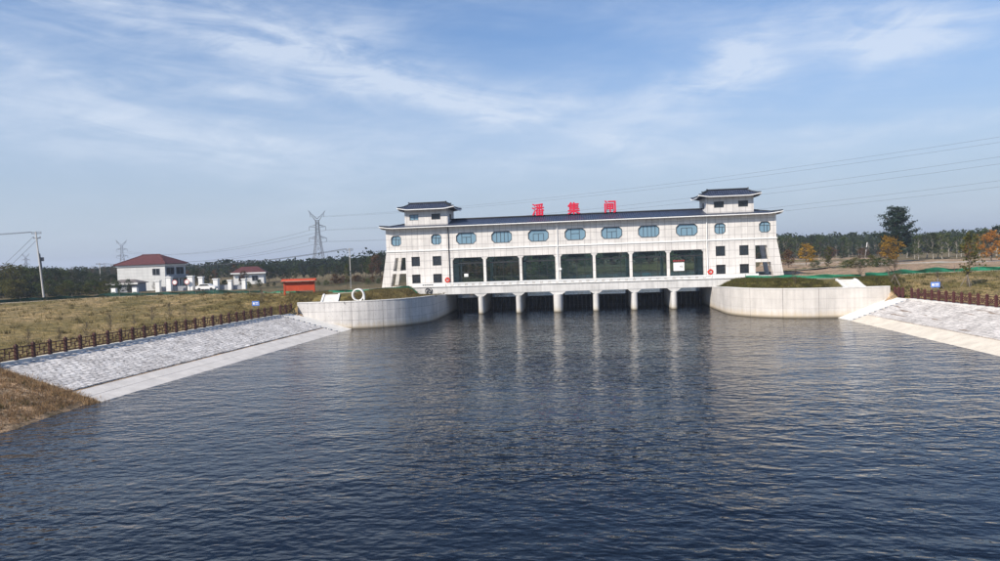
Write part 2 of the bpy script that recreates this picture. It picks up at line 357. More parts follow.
# water edge and fence line of the two banks, as X at two values of Y
def water_x(side, y): return lerp(-32.75, -30.3, (y+64)/45) if side < 0 else lerp(33.0, 32.4, (y+64)/45)
def fence_x(side, y): return lerp(-42.3, -38.2, (y+62.5)/44) if side < 0 else lerp(43.0, 38.7, (y+62.5)/44)
FZ = 2.42

def side_stations(side):
    """from the south end to the tower: (toe, shoulder, crest, mid, far) each xyz"""
    L = side < 0; st = []
    def add(toe, sh, cr, mid, ang): st.append((toe, sh, cr, mid, (side*430*math.cos(rad(ang)), 60+430*math.sin(rad(ang)), 3.4), (side*3200*math.cos(rad(ang)), 60+3200*math.sin(rad(ang)), 3.4)))
    mz = 3.15 if L else 4.25
    add((side*26,-330,-1.3), (side*41,-330,2.4), (side*95,-330,4.5), (side*190,-330,mz), -62)
    add((side*27,-150,-1.3), (side*41,-150,2.4), (side*95,-150,4.5), (side*190,-150,mz), -32)
    if L:
        add((-27.5,-92,-1.3), (-41.5,-92,2.2), (-95,-92,4.6), (-190,-90,mz), -16)
        add((-28.0,-74,-1.1), (-41.8,-74,2.25), (-94,-58,4.6), (-186,-55,mz), -9)
        add((-28.2,-67,-1.2), (-42.2,-66.5,2.3), (-93,-40,4.6), (-182,-30,mz), -3)
        ys = [-64.2, -58, -52, -46, -40, -34, -29, -25, -22.5]; cr = [(-90,-20), (-88,-12), (-85,-6), (-82,-2), (-75,1), (-68,1), (-60,-1), (-54,-3), (-50,-4.5)]
        md = [(-176,-8), (-174,6), (-170,20), (-164,34), (-156,46), (-148,56), (-138,64), (-130,70), (-122,74)]
    else:
        ys = [-80, -70, -62, -55, -48, -40, -33, -27, -22.5]; cr = [(96,-60), (92,-36), (84,-18), (76,-8), (68,-3), (62,-1.5), (56,-2), (50,-3.5), (45,-6)]
        md = [(188,-50), (184,-22), (178,-2), (172,16), (166,32), (160,46), (152,58), (144,68), (136,76)]
    for i, y in enumerate(ys):
        w, f = water_x(side, y), fence_x(side, y)
        add((w+(w-f)*0.5, y, -1.2-0.06), (f, y, FZ-0.06), (*cr[i], 4.6), (*md[i], mz), lerp(0 if L else -12, 30, i/(len(ys)-1)))
    f = fence_x(side, -20.3); w = water_x(side, -20.3)
    add((w+(w-f)*.5, -20.0, -1.26), (f, -20.3, FZ-0.06), (side*44, -7, 4.6), (side*116, 80, mz), 33)
    p = wall_path(side); T = path_len(p); n = 22
    for k in range(n+1):
        (x, y), d = path_at(p, T*(1-k/n)); nx, ny = -d[1]*side, d[0]*side     # landward normal
        if nx*side < -0.01 or (abs(nx) < 0.02 and ny < 0): nx, ny = -nx, -ny
        x += nx*0.28; y += ny*0.28; t = k/n
        cr = (side*lerp(42.5, 27.5, t**0.8), lerp(-8.0, 1.5, max(0, t-0.35)/0.65), 4.42)
        add((x, y, -1.3), (x, y, wall_top(T*(1-k/n))-0.09), cr, (side*lerp(112, 66, t), lerp(82, 108, t), lerp(mz, 4.1, t)), lerp(34, 52, t))
    add((side*20.9, 15, -0.5), (side*20.9, 15, 4.3), (side*27, 15, 4.55), (side*60, 116, 4.1), 54)
    return st
ST = side_stations(-1)
UP = [((-19,22,0),(-25,22,4.0),(-31,23,4.5),(-55,122,4.1),112),((-16,60,0),(-22,60,3.9),(-29,62,4.4),(-48,136,4.1),107),((-8,100,0),(-14,104,3.9),(-22,110,4.3),(-36,152,4.1),102),((2,132,0),(-3,138,3.9),(-10,146,4.2),(-18,176,4.1),97),
      ((22,150,0),(21,157,3.9),(18,165,4.2),(14,192,4.1),91),((62,150,0),(65,157,3.9),(70,165,4.2),(86,190,4.1),82),((74,118,0),(81,116,3.9),(88,116,4.2),(112,150,4.1),72),((50,60,0),(57,58,4.0),(64,57,4.4),(98,132,4.1),64),((26,26,0),(33,25,4.0),(40,24,4.5),(80,120,4.1),58)]
def upst(t):
    a = rad(t[4]); return (*t[:4], (430*math.cos(a), 60+430*math.sin(a), 3.4), (3200*math.cos(a), 60+3200*math.sin(a), 3.4))
ST += [upst(t) for t in UP]+side_stations(1)[::-1]

# ------------------------------------------------------------------ ground
def ground_colour(x, y, z, band, t, yb):
    n = fbm(x*0.11, y*0.11, 3)*0.5+0.5; n2 = fbm(x*0.5, y*0.5, 9)*0.5+0.5
    dry, green, soil = Vector((0.30, 0.22, 0.11)), Vector((0.13, 0.108, 0.036)), Vector((0.30, 0.215, 0.137))
    mixd = lambda a, b, k: a.lerp(b, max(0, min(1, k)))
    if band == 0:
        c = mixd(soil*0.8, soil*1.5, n2)
        if z < 0.25: c = c*0.55
    elif band == 1:
        g = 0.15+0.75*smooth01((n-0.42)*4+0.3)
        if x < 0 and y < -19: g = g*lerp(0.85, 0.35, smooth01((t-0.25)*1.6))
        if x > 0 and y < -19: g = lerp(0.25, 0.95, smooth01((t-0.2)*2.2))*(0.7+0.3*n)
        if yb > -19.4: g = 0.8+0.3*n
        c = mixd(dry, green, g)
        if x < 0 and y < -66: c = mixd(c, soil*1.2, smooth01((-66-y)/6))
        if t > (0.97 if yb < -19.4 else 0.75): c = mixd(c, Vector((0.36, 0.32, 0.25)), 0.75)
    elif band == 2:
        if t < 0.09 and y < 40: c = Vector((0.34, 0.30, 0.235))
        elif x < 0: c = mixd(Vector((0.10, 0.078, 0.048)), Vector((0.15, 0.125, 0.065)), n)
        else:
            c = mixd(Vector((0.29, 0.195, 0.13)), Vector((0.36, 0.27, 0.185)), n)
            c = mixd(c, Vector((0.12, 0.115, 0.045)), smooth01((n2-0.62)*5))
            if 0.62 < t < 0.72: c = Vector((0.42, 0.38, 0.32))
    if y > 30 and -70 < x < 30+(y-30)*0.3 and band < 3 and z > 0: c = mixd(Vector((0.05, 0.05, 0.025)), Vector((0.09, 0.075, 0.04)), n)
    if band > 2:
        c = mixd(Vector((0.12, 0.10, 0.055)), Vector((0.19, 0.15, 0.085)), n)
    return c*(0.85+0.3*n2)
GV, GF, GC = [], [], []
def make_ground():
    cols = []
    for i in range(len(ST)-1):
        a, b = ST[i], ST[i+1]; n = max(1, int(max(math.dist(a[1], b[1]), math.dist(a[2], b[2])*0.7)/1.6)); n = min(n, 60)
        for k in range(n): t = k/n; cols.append([tuple(lerp(p, q, t) for p, q in zip(a[j], b[j])) for j in range(6)])
    cols.append(list(ST[-1])); subs = [10, 16, 20, 10, 8]
    nr = sum(subs)+1
    for c in cols:
        for j, n in enumerate(subs):
            for k in range(n+(j == 4)):
                t = k/n; x, y, z = (lerp(c[j][i], c[j+1][i], t) for i in range(3)); nz = fbm(x*0.25, y*0.25)
                if j == 0:
                    if y < -64.5 and x < 0: z += nz*0.16*math.sin(math.pi*t) + 0.10*abs(fbm(x*1.1, y*1.1, 5))*math.sin(math.pi*t)
                if j == 1:
                    z = lerp(c[1][2], c[2][2], t*0.55+0.45*smooth01(t)) + nz*0.14*math.sin(math.pi*t)
                if j == 1 and c[1][1] > -19.2: z = lerp(c[1][2], c[2][2], smooth01(t/0.45))+nz*0.04*math.sin(math.pi*t)
                if j == 1 and x < 0 and y > -14: z = min(z, c[1][2]-0.05+max(0, -x-24.9)*1.0)
                if j == 2: z += nz*0.25*math.sin(math.pi*t)
                if j >= 3: z += fbm(x*0.02, y*0.02)*0.5
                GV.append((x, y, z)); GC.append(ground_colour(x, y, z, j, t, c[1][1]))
    for i in range(len(cols)-1):
        for r in range(nr-1):
            a = i*nr+r; GF.append((a, a+nr, a+nr+1, a+1))
make_ground()
gm = bpy.data.meshes.new('ground'); gm.from_pydata(GV, [], GF); gm.update()
if sum(p.normal.z for p in gm.polygons) < 0: gm.flip_normals()
at_ = gm.color_attributes.new('Col', 'FLOAT_COLOR', 'POINT'); at_.data.foreach_set('color', [v for c in GC for v in (*c, 1.0)])
gm.shade_smooth()
def ground_material():
    m = bpy.data.materials.new('ground'); m.use_nodes = True; t = m.node_tree; b = t.nodes['Principled BSDF']
    b.inputs['Roughness'].default_value = 0.95; b.inputs['Specular IOR Level'].default_value = 0.1
    vc = t.nodes.new('ShaderNodeVertexColor'); vc.layer_name = 'Col'; g = t.nodes.new('ShaderNodeNewGeometry')
    a = tnoise(t, g.outputs['Position'], 0.9, 8, 0.7); d = tnoise(t, g.outputs['Position'], 6, 5, 0.7)
    c = tmix(t, 1.0, vc.outputs[0], ramp(t, a, [(0.34, (0.42, 0.46, 0.42)), (0.5, (1, 1, 1)), (0.66, (1.75, 1.6, 1.45))]), 'MULTIPLY')
    c = tmix(t, 1.0, c, ramp(t, d, [(0.36, (0.45,)*3), (0.6, (1.3,)*3)]), 'MULTIPLY')
    t.links.new(c, b.inputs['Base Color'])
    bp = t.nodes.new('ShaderNodeBump'); bp.inputs['Distance'].default_value = 0.10; bp.inputs['Strength'].default_value = 0.9
    t.links.new(mnode(t, 'ADD', d, mnode(t, 'MULTIPLY', a, 1.5)), bp.inputs['Height']); t.links.new(bp.outputs[0], b.inputs['Normal']); return m
gm.materials.append(ground_material())
ground = bpy.data.objects.new('ground', gm); COL.objects.link(ground); tag(ground, kind='structure')
GB = BVHTree.FromPolygons(GV, GF)
def gz(x, y):
    h = GB.ray_cast(Vector((x, y, 60)), Vector((0, 0, -1))); return h[0].z if h[0] else 3.5
def onground(x, depth):
    """the spot of the ground seen in photo column x at that depth"""
    p = at(x, 262, depth); return Vector((p.x, p.y, gz(p.x, p.y)))

# ------------------------------------------------------------------ water
def water_material(name, calm=1.0):
    m = bpy.data.materials.new(name); m.use_nodes = True; t = m.node_tree; b = t.nodes['Principled BSDF']
    g = t.nodes.new('ShaderNodeNewGeometry'); P = g.outputs['Position']
    b.inputs['Base Color'].default_value = (0.003, 0.005, 0.009, 1); b.inputs['Roughness'].default_value = 0.03; b.inputs['IOR'].default_value = 1.333; b.inputs['Specular IOR Level'].default_value = 0.5
    def aniso(ang, lx, ly):
        mp = t.nodes.new('ShaderNodeMapping'); mp.vector_type = 'POINT'; mp.inputs['Rotation'].default_value = (0, 0, rad(ang)); mp.inputs['Scale'].default_value = (1/lx, 1/ly, 1)
        t.links.new(P, mp.inputs['Vector']); return mp.outputs[0]
    gust = ramp(t, tnoise(t, aniso(8, 26, 13), 1, 3, 0.6), [(0.30, (0.50,)*3), (0.68, (1.35,)*3)])
    h = None
    for ang, lx, ly, amp, det in ((5, 3.2, 1.7, 0.10, 1), (-9, 1.25, 0.76, 0.092, 1), (14, 0.60, 0.37, 0.064, 1), (-4, 0.28, 0.17, 0.019, 1)):
        w_ = mnode(t, 'MULTIPLY', tnoise(t, aniso(ang, lx, ly), 1, det, 0.5, 0.35), amp); h = w_ if h is None else mnode(t, 'ADD', h, w_)
    h = mnode(t, 'MULTIPLY', h, mnode(t, 'MULTIPLY', gust, calm))
    bp = t.nodes.new('ShaderNodeBump'); bp.inputs['Strength'].default_value = 1.0; bp.inputs['Distance'].default_value = 1.0
    t.links.new(h, bp.inputs['Height']); t.links.new(bp.outputs[0], b.inputs['Normal']); return m
o = MB().add([(-60,-340,0),(60,-340,0),(60,9.2,0),(-60,9.2,0)], [(0,1,2,3)]).build('water', water_material('river_water'), recalc=False); tag(o, 'dark rippled river water below the sluice', kind='structure')
o = MB().add([(-60,9.4,1.75),(130,9.4,1.75),(130,170,1.75),(-60,170,1.75)], [(0,1,2,3)]).build('water', water_material('upstream_water', 0.9), recalc=False); tag(o, 'calmer water held above the sluice gates', kind='structure')

# ------------------------------------------------------------------ revetments
def paving_material(name, base, dirt, slits, mort, speck):
    m = bpy.data.materials.new(name); m.use_nodes = True; t = m.node_tree; b = t.nodes['Principled BSDF']; b.inputs['Roughness'].default_value = 0.9; b.inputs['Specular IOR Level'].default_value = 0.15
    g = t.nodes.new('ShaderNodeNewGeometry'); P = g.outputs['Position']
    sp = t.nodes.new('ShaderNodeSeparateXYZ'); t.links.new(P, sp.inputs[0])
    br = t.nodes.new('ShaderNodeTexBrick'); br.offset = 0.5
    cb = t.nodes.new('ShaderNodeCombineXYZ'); t.links.new(sp.outputs[1], cb.inputs[0]); t.links.new(sp.outputs[0], cb.inputs[1]); wob = t.nodes.new('ShaderNodeTexNoise'); wob.inputs['Scale'].default_value = 0.8; wob.inputs['Detail'].default_value = 3; t.links.new(P, wob.inputs['Vector'])
    t.links.new(vmath(t, 'ADD', cb.outputs[0], vmath(t, 'MULTIPLY', wob.outputs['Color'], (0.55, 0.55, 0))), br.inputs['Vector'])
    for k, v in (('Scale', 1), ('Brick Width', 0.62), ('Row Height', 0.42), ('Mortar Size', 0.035), ('Mortar Smooth', 0.4)): br.inputs[k].default_value = v
    br.inputs['Color1'].default_value = (*base, 1); br.inputs['Color2'].default_value = (*[c*0.80 for c in base], 1); br.inputs['Mortar'].default_value = (*[c*mort for c in base], 1)
    bl = tnoise(t, P, 0.5, 7, 0.7); fine = tnoise(t, P, 3.5, 6, 0.75)
    c = tmix(t, 1.0, br.outputs[0], ramp(t, bl, [(0.33, (0.66, 0.65, 0.65)), (0.58, (1.05,)*3)]), 'MULTIPLY')
    c = tmix(t, 1.0, c, ramp(t, fine, [(0.40, (speck,)*3), (0.49, (1.0,)*3)]), 'MULTIPLY')
    sl = tnoise(t, vmath(t, 'MULTIPLY', P, (2.2, 0.20, 2.2)), 1.0, 4, 0.6)
    c = tmix(t, ramp(t, sl, [(slits, (0,)*3), (slits+0.05, (0.9,)*3)]), c, dirt)
    t.links.new(c, b.inputs['Base Color'])
    bp = t.nodes.new('ShaderNodeBump'); bp.inputs['Distance'].default_value = 0.05; bp.inputs['Strength'].default_value = 1
    t.links.new(mnode(t, 'SUBTRACT', fine, mnode(t, 'MULTIPLY', br.outputs['Fac'], 0.8)), bp.inputs['Height']); t.links.new(bp.outputs[0], b.inputs['Normal']); return m
M_PAVE_L = paving_material('paving_grey', (0.76, 0.725, 0.685), (0.13, 0.10, 0.075), 0.66, 0.55, 0.40)
M_PAVE_R = paving_material('paving_cream', (0.70, 0.655, 0.605), (0.20, 0.14, 0.095), 0.615, 0.74, 0.62)
def band_material(name, base):
    m = mat(name, base, 0.9, 0.14, 0.8, 0.01, 8); return m
M_BAND_L = band_material('toe_concrete_grey', (0.58, 0.545, 0.50)); M_BAND_R = band_material('toe_concrete_cream', (0.62, 0.555, 0.455))
def revetment(side, y0, y1):
    L = side < 0
    r = bpy.data.objects.new('revetment', None); COL.objects.link(r); r.location = (side*36, -40, 0)
    tag(r, 'grey block paving on the near end of the sloping bank' if L else 'cream block paving sloping to the water by the red-brown fence', kind='structure')
    def P(y, t, dz=0.0):      # t 0 at the water line, 1 at the fence
        yy = y; f, w = fence_x(side, yy), water_x(side, yy)
        return (lerp(w, f, t), yy + (-1.6*(1-t) if (L and y == y0) else 0), FZ*t+dz)
    def sheet(name, t0, t1, ya, yb, material, dz=0.0, nt_=2, ny=20, rough=0.0, skirt=0.09):
        b = MB(); row = nt_+1
        for i in range(ny+1):
            y = lerp(ya, yb, i/ny)
            if i == 0: y = ya
            for k in range(nt_+1):
                t = lerp(t0, t1, k/nt_); p = P(y, t, dz); q = fbm(p[0]*1.3, p[1]*1.3, 2)*rough
                b.v.append((p[0], p[1], p[2]+q))
        for i in range(ny):
            for k in range(nt_): a = i*row+k; b.f.append((a, a+1, a+1+row, a+row))
        edge = [i*row for i in range(ny+1)] + [ny*row+k for k in range(1, row)] + [i*row+nt_ for i in range(ny-1, -1, -1)] + [k for k in range(nt_-1, 0, -1)]
        o0 = len(b.v)
        for e in edge: v = b.v[e]; b.v.append((v[0], v[1], v[2]-skirt))
        n = len(edge)
        for i in range(n): b.f.append((edge[i], edge[(i+1) % n], o0+(i+1) % n, o0+i))
        return b.build(name, material, r)
    yg = -22.9
    sheet('block_paving', 0.280, 0.985, y0, yg, M_PAVE_L if L else M_PAVE_R, 0.02, 26, 110, 0.035)
    # the smooth toe: separate slabs with open joints
    yy = y0
    while yy < yg-0.5:
        ye = min(yy+6.0, yg)
        for t0, t1, dz in (((0.125, 0.248, 0.0), (-0.45, 0.115, 0.03)) if L else ((-0.45, 0.255, 0.03),)):
            sheet('toe_slab', t0, t1, yy, ye-0.04, M_BAND_L if L else M_BAND_R, dz+random.uniform(-.006, .006), 3, 6, 0.008)
        yy = ye
    # smooth apron beside the wing wall, with a stepped gutter along its edge
    sheet('apron', -0.45, 0.985, yg+0.42, -18.98, M_KERB, 0.035, 12, 4, 0.006)
    for k in range(22):
        t = lerp(0.02, 0.96, k/21); p = P(yg+0.2, t)
        MB().box(p[0]-0.13, p[0]+0.13, p[1]-0.16, p[1]+0.16, p[2]-0.1, p[2]+0.012+0.05*(k % 2)).build('gutter_block', M_GREYWALL if k % 2 else M_KERB, r)
    # coping under the fence
    n = 24
    for k in range(n):
        ya, yb = lerp(y0, yg, k/n)+0.015, lerp(y0, yg, (k+1)/n)-0.015; b = MB()
        a0, a1 = fence_x(side, ya), fence_x(side, yb)
        b.add([(a0-0.3, ya, FZ-0.1), (a0+0.3, ya, FZ-0.1), (a1+0.3, yb, FZ-0.1), (a1-0.3, yb, FZ-0.1), (a0-0.3, ya, FZ+0.07), (a0+0.3, ya, FZ+0.07), (a1+0.3, yb, FZ+0.07), (a1-0.3, yb, FZ+0.07)],
              [(0,3,2,1),(4,5,6,7),(0,1,5,4),(1,2,6,5),(2,3,7,6),(3,0,4,7)]); b.build('coping_stone', M_KERB, r)
    return r
revetment(-1, -62.6, -19); revetment(1, -78, -19)

# ------------------------------------------------------------------ wing walls
def wing_wall(side, label):
    p = wall_path(side); T = path_len(p); r = thing('wing_wall', label, 'retaining wall', (side*28, -15, 0))
    cuts = [0, 4.2, 8.2, 12.6, 17.0, 21.4, 25.6, T]
    for i in range(len(cuts)-1):
        a, e = cuts[i]+0.02, cuts[i+1]-0.02; n = 8; b = MB()
        for k in range(n+1):
            (x, y), d = path_at(p, lerp(a, e, k/n)); nx, ny = -d[1]*side, d[0]*side
            if nx*side < -0.01 or (abs(nx) < 0.02 and ny < 0): nx, ny = -nx, -ny
            top = wall_top(lerp(a, e, k/n)); b.v += [(x, y, -1.4), (x+nx*0.5, y+ny*0.5, -1.4), (x+nx*0.5, y+ny*0.5, top), (x, y, top)]
        for k in range(n):
            for j in range(4): a0 = k*4+j; a1 = k*4+(j+1) % 4; b.f.append((a0, a1, a1+4, a0+4))
        b.f += [(0,1,2,3), (n*4+3, n*4+2, n*4+1, n*4)]
        b.build('wall_panel', M_CONC if side < 0 else M_CONC_R, r)
        c = MB()      # coping on the panel
        for k in range(n+1):
            (x, y), d = path_at(p, lerp(a, e, k/n)); nx, ny = -d[1]*side, d[0]*side
            if nx*side < -0.01 or (abs(nx) < 0.02 and ny < 0): nx, ny = -nx, -ny
            top = wall_top(lerp(a, e, k/n)); c.v += [(x-nx*0.03, y-ny*0.03, top+0.004), (x+nx*0.53, y+ny*0.53, top+0.004), (x+nx*0.53, y+ny*0.53, top+0.11), (x-nx*0.03, y-ny*0.03, top+0.11)]
        c.f = list(b.f); c.build('coping', M_COPE, r)
    return r
wing_wall(-1, 'curved grey concrete wing wall left of the sluice, below the white ring')
wing_wall(1, 'curved cream concrete wing wall right of the sluice openings')
#--PART3--
# ------------------------------------------------------------------ road bridge on piers
PX = [-15.15, -9.1, -2.9, 3.05, 9.0, 15.0]          # pier centres
PWID = [0.92, 0.92, 1.42, 0.92, 0.92, 0.92]
bridge = thing('road_bridge', 'white concrete road bridge on round-nosed piers in front of the sluice hall', 'bridge', (0, 2.5, -1.4))
for x, w in zip(PX, PWID):
    b = MB(); pts = [(x+w/2*math.cos(a), -0.05-w/2*math.sin(a)) for a in [math.pi*k/12 for k in range(13)]]
    b.prism(pts+[(x-w/2, 14.5), (x+w/2, 14.5)], [], -1.4, 2.82, lambda u, v, d: (u, v, d)); pr = b.build('pier', M_PIER, bridge)
    b = MB()
    b.prism([(x-w/2, 2.79), (x+w/2, 2.79), (x+w/2+0.02, 2.82), (x+w/2+0.72, 3.36), (x-w/2-0.72, 3.36), (x-w/2-0.02, 2.82)], [], -0.46, 5.2, XZ); b.build('pier_bracket', M_DECK, bridge)
edges = [-20.75]+PX+[20.75]
for i in range(7):
    x0, x1 = edges[i]+(0.006 if i else 0), edges[i+1]-(0.006 if i < 6 else 0)
    MB().box(x0, x1, -0.52, -0.05, 3.30, 4.50).build('edge_beam', M_DECK, bridge)
    MB().box(x0, x1, -0.05+0.004, 5.25, 3.75, 4.49).build('deck_slab', M_DECK, bridge)
    MB().box(x0, x1, -0.64, -0.03, 4.504, 4.66).build('deck_edge_ledge', M_COPE, bridge)
    # low parapet: a curb with drain slots and a cap
    n = 5
    for k in range(n):
        a, e = lerp(x0, x1, k/n), lerp(x0, x1, (k+1)/n); MB().box(a+0.24, e-0.24, -0.50, -0.26, 4.664, 4.93).build('parapet_curb', M_WHITE, bridge)
    MB().box(x0+0.02, x1-0.02, -0.58, -0.18, 4.934, 5.14).build('parapet_cap', M_WHITE, bridge)
MB().box(-30, 30, -0.02, 5.3, 4.50, 4.622).build('road_surface', M_KERB, bridge)
for side in (-1, 1):
    b = MB()
    if side < 0: b.prism([(-26.2, 3.2), (-20.76, 2.9), (-20.76, 4.50), (-26.2, 4.50)], [], -0.52, -0.05, XZ)
    else: b.prism([(20.76, 2.9), (25.0, 3.4), (27.6, 4.50), (20.76, 4.50)], [], -0.52, -0.05, XZ)
    b.build('abutment_face', M_DECK, bridge)
    x0, x1 = (-26.2, -20.77) if side < 0 else (20.77, 27.6)
    MB().box(x0, x1, -0.64, -0.03, 4.504, 4.66).build('deck_edge_ledge', M_COPE, bridge)
    MB().box(x0, x1, -0.56, -0.2, 4.664, 5.14).build('parapet_cap', M_WHITE, bridge)
    MB().box(min(side*20.78, side*22), max(side*20.78, side*22), 1.3, 15, -1.4, 4.48).build('abutment_wall', M_PIER, bridge)
    MB().box(min(side*21.2, side*26.5), max(side*21.2, side*26.5), -0.04, 1.2, 2.8, 4.48).build('abutment_fill', M_DECK, bridge)
# round emblem on the left abutment face: a dark ring with a swimming-fish scroll
em = MB(); cx, cz, R0 = -23.5, 3.90, 0.62
ring_o = [(cx+R0*math.cos(a), cz+R0*math.sin(a)) for a in [2*math.pi*k/32 for k in range(32)]]
ring_i = [(cx+R0*0.84*math.cos(a), cz+R0*0.84*math.sin(a)) for a in [2*math.pi*k/32 for k in range(32)]]
em.prism(ring_o, [ring_i], -0.56, -0.524, XZ)
for s_ in (0, 1, 2):
    pts = []
    for k in range(13):
        a = 2*math.pi*s_/3+k*0.22; rr = R0*(0.12+0.058*k); pts.append((cx+rr*math.cos(a), -0.535, cz+rr*math.sin(a)))
    em.tube(pts, [0.05+0.09*math.sin(math.pi*k/12) for k in range(13)], 6)
em.build('emblem', M_DARK, bridge)['label'] = 'dark round emblem on the white abutment face'
pl = MB()
for k in range(6): pl.box(-24.5+k*0.30, -24.28+k*0.30, -0.572, -0.561, 4.80, 4.97)
pl.build('nameplate_text', M_DARK, bridge)

# ------------------------------------------------------------------ sluice gates, one in each opening
gx = [(-20.72, PX[0]-.46)]+[(PX[i]+PWID[i]/2, PX[i+1]-PWID[i+1]/2) for i in range(5)]+[(PX[5]+.46, 20.72)]
ordn = ['leftmost', 'second from left', 'third from left', 'middle', 'third from right', 'second from right', 'rightmost']
for i, (a, e) in enumerate(gx):
    c = (a+e)/2; g = thing('sluice_gate', f'dark ribbed steel sluice gate, {ordn[i]} of the seven openings', 'sluice gate', (c, 9, -1.2), 0, 'steel sluice gates between the piers')
    top = 2.02+random.uniform(-.05, .05)
    MB().box(a+0.03, e-0.03, 9.0, 9.22, -1.2, top).build('skin_plate', M_GATE, g)
    for k in range(7):
        x = lerp(a+0.35, e-0.35, k/6); MB().box(x-0.055, x+0.055, 8.72, 8.996, -0.6, top-0.12).build('vertical_rib', M_RIB, g)
    for z in (0.35, 1.2): MB().box(a+0.06, e-0.06, 8.80, 8.998, z-0.06, z+0.06).build('cross_beam', M_GATE, g)
    MB().box(a+0.04, e-0.04, 8.75, 9.24, top+0.004, top+0.12).build('top_beam', M_GATE, g)
    for x in (a+0.01, e-0.17): MB().box(x, x+0.16, 8.6, 9.5, -1.2, 4.3).build('guide_rail', M_GATE, g)

# ------------------------------------------------------------------ gate house
YF = 5.44
house = thing('sluice_gatehouse', 'long white gatehouse with two end towers, open hall and blue-grey tiled roofs', 'gatehouse', (0, 10, 4.6))
def octa(cx, cz, w, h, c): return [(cx-w+c, cz-h), (cx+w-c, cz-h), (cx+w, cz-h+c), (cx+w, cz+h-c), (cx+w-c, cz+h), (cx-w+c, cz+h), (cx-w, cz+h-c), (cx-w, cz-h+c)]
def rect(x0, x1, z0, z1): return [(x0, z0), (x1, z0), (x1, z1), (x0, z1)]
YB = 14.6
def window(loop, parent, glass, y, bars, fw=0.09, depth=0.12, sill=None):
    """frame with mullions; its pane is a sub-part"""
    xs = [p[0] for p in loop]; zs = [p[1] for p in loop]; cx, cz = (min(xs)+max(xs))/2, (min(zs)+max(zs))/2; w, h = (max(xs)-min(xs))/2, (max(zs)-min(zs))/2
    inner = [(cx+(p[0]-cx)*(1-fw/w), cz+(p[1]-cz)*(1-fw/h)) for p in loop]; outer = [(cx+(p[0]-cx)*0.995, cz+(p[1]-cz)*0.995) for p in loop]
    f = MB().prism(outer, [inner], y, y+depth, XZ)
    for kind, u0, u1, v in bars:      # in units of the half size
        if kind == 'v': f.box(cx+v*w-0.035, cx+v*w+0.035, y+0.02, y+depth-0.02, cz+u0*h*0.95, cz+u1*h*0.95)
        else: f.box(cx+u0*w*0.95, cx+u1*w*0.95, y+0.025, y+depth-0.025, cz+v*h-0.035, cz+v*h+0.035)
    o = f.build('window', M_DARK, parent)
    MB().prism([(cx+(p[0]-cx)*(1-fw/w*0.9), cz+(p[1]-cz)*(1-fw/h*0.9)) for p in loop], [], y+0.05, y+0.065, XZ).build('pane', glass, o)
    return o
MID_BARS = [[('h', -.45, .45, .2), ('v', -1, .2, 0), ('v', -1, 1, -.45), ('v', -1, 1, .45)], [('v', -1, 1, -.5), ('v', -1, 1, -.12), ('v', -1, 1, .25), ('v', -1, 1, .6)], [('h', -.5, .5, .35), ('v', -1, .35, -.5), ('v', -1, .35, 0), ('v', -1, .35, .5)], [('h', -.4, .4, .1), ('v', -1, 1, -.4), ('v', -1, 1, .4)]]
WXC = [lerp(a, e, 0.5) for a, e in zip([-21.1]+PX, PX+[21.1])]
# middle block: front wall with seven long eight-sided windows
holes = [octa(x, 12.3, 1.72, 0.98, 0.5) for x in WXC]
outer = [(-20.98, 9.06)]
outer += [(20.98, 9.06), (20.98, 14.42), (-20.98, 14.42)]
MB().prism(outer, holes, YF, YF+0.35, XZ).build('front_wall', M_CLAD, house)
MB().prism(outer, [], YB-0.35, YB, XZ).build('rear_wall', M_CLAD, house)
MB().box(-20.9, 20.9, YF+0.352, YB-0.352, 9.2, 9.5).build('upper_floor', M_DIRTY, house)
for i, h in enumerate(holes): window(h, house, (M_GLASSB, M_GLASSB3, M_GLASSB, M_GLASSB2)[(i*5+i*i) % 4], YF+0.16, MID_BARS[i % 4], 0.11)
MB().box(-20.97, 20.97, YF-0.13, YF-0.003, 10.42, 10.60).build('string_course', M_WHITE, house)
MB().box(-20.97, 20.97, YF-0.05, YF-0.004, 9.1, 9.3).build('lintel_band', M_CLAD, house)
# columns with splayed heads, front row and rear row
for i, x in enumerate(PX):
    w = 0.44 if i != 2 else 0.85
    for y0, y1 in ((YF+0.02, YF+0.66), (YB-0.66, YB-0.02)):
        MB().prism([(x-w/2, 4.62), (x+w/2, 4.62), (x+w/2, 8.62), (x+w/2+0.34, 9.055), (x-w/2-0.34, 9.055), (x-w/2, 8.62)], [], y0, y1, XZ).build('column', M_CLAD, house)
for side in (-1, 1):
    for y0, y1 in ((YF+0.02, YF+0.66), (YB-0.66, YB-0.02)):
        pts = [(20.95, 4.62), (20.6, 4.62), (20.6, 8.62), (20.26, 9.055), (20.95, 9.055)]
        MB().prism([(side*a, z) for a, z in pts], [], y0, y1, XZ).build('column', M_CLAD, house)
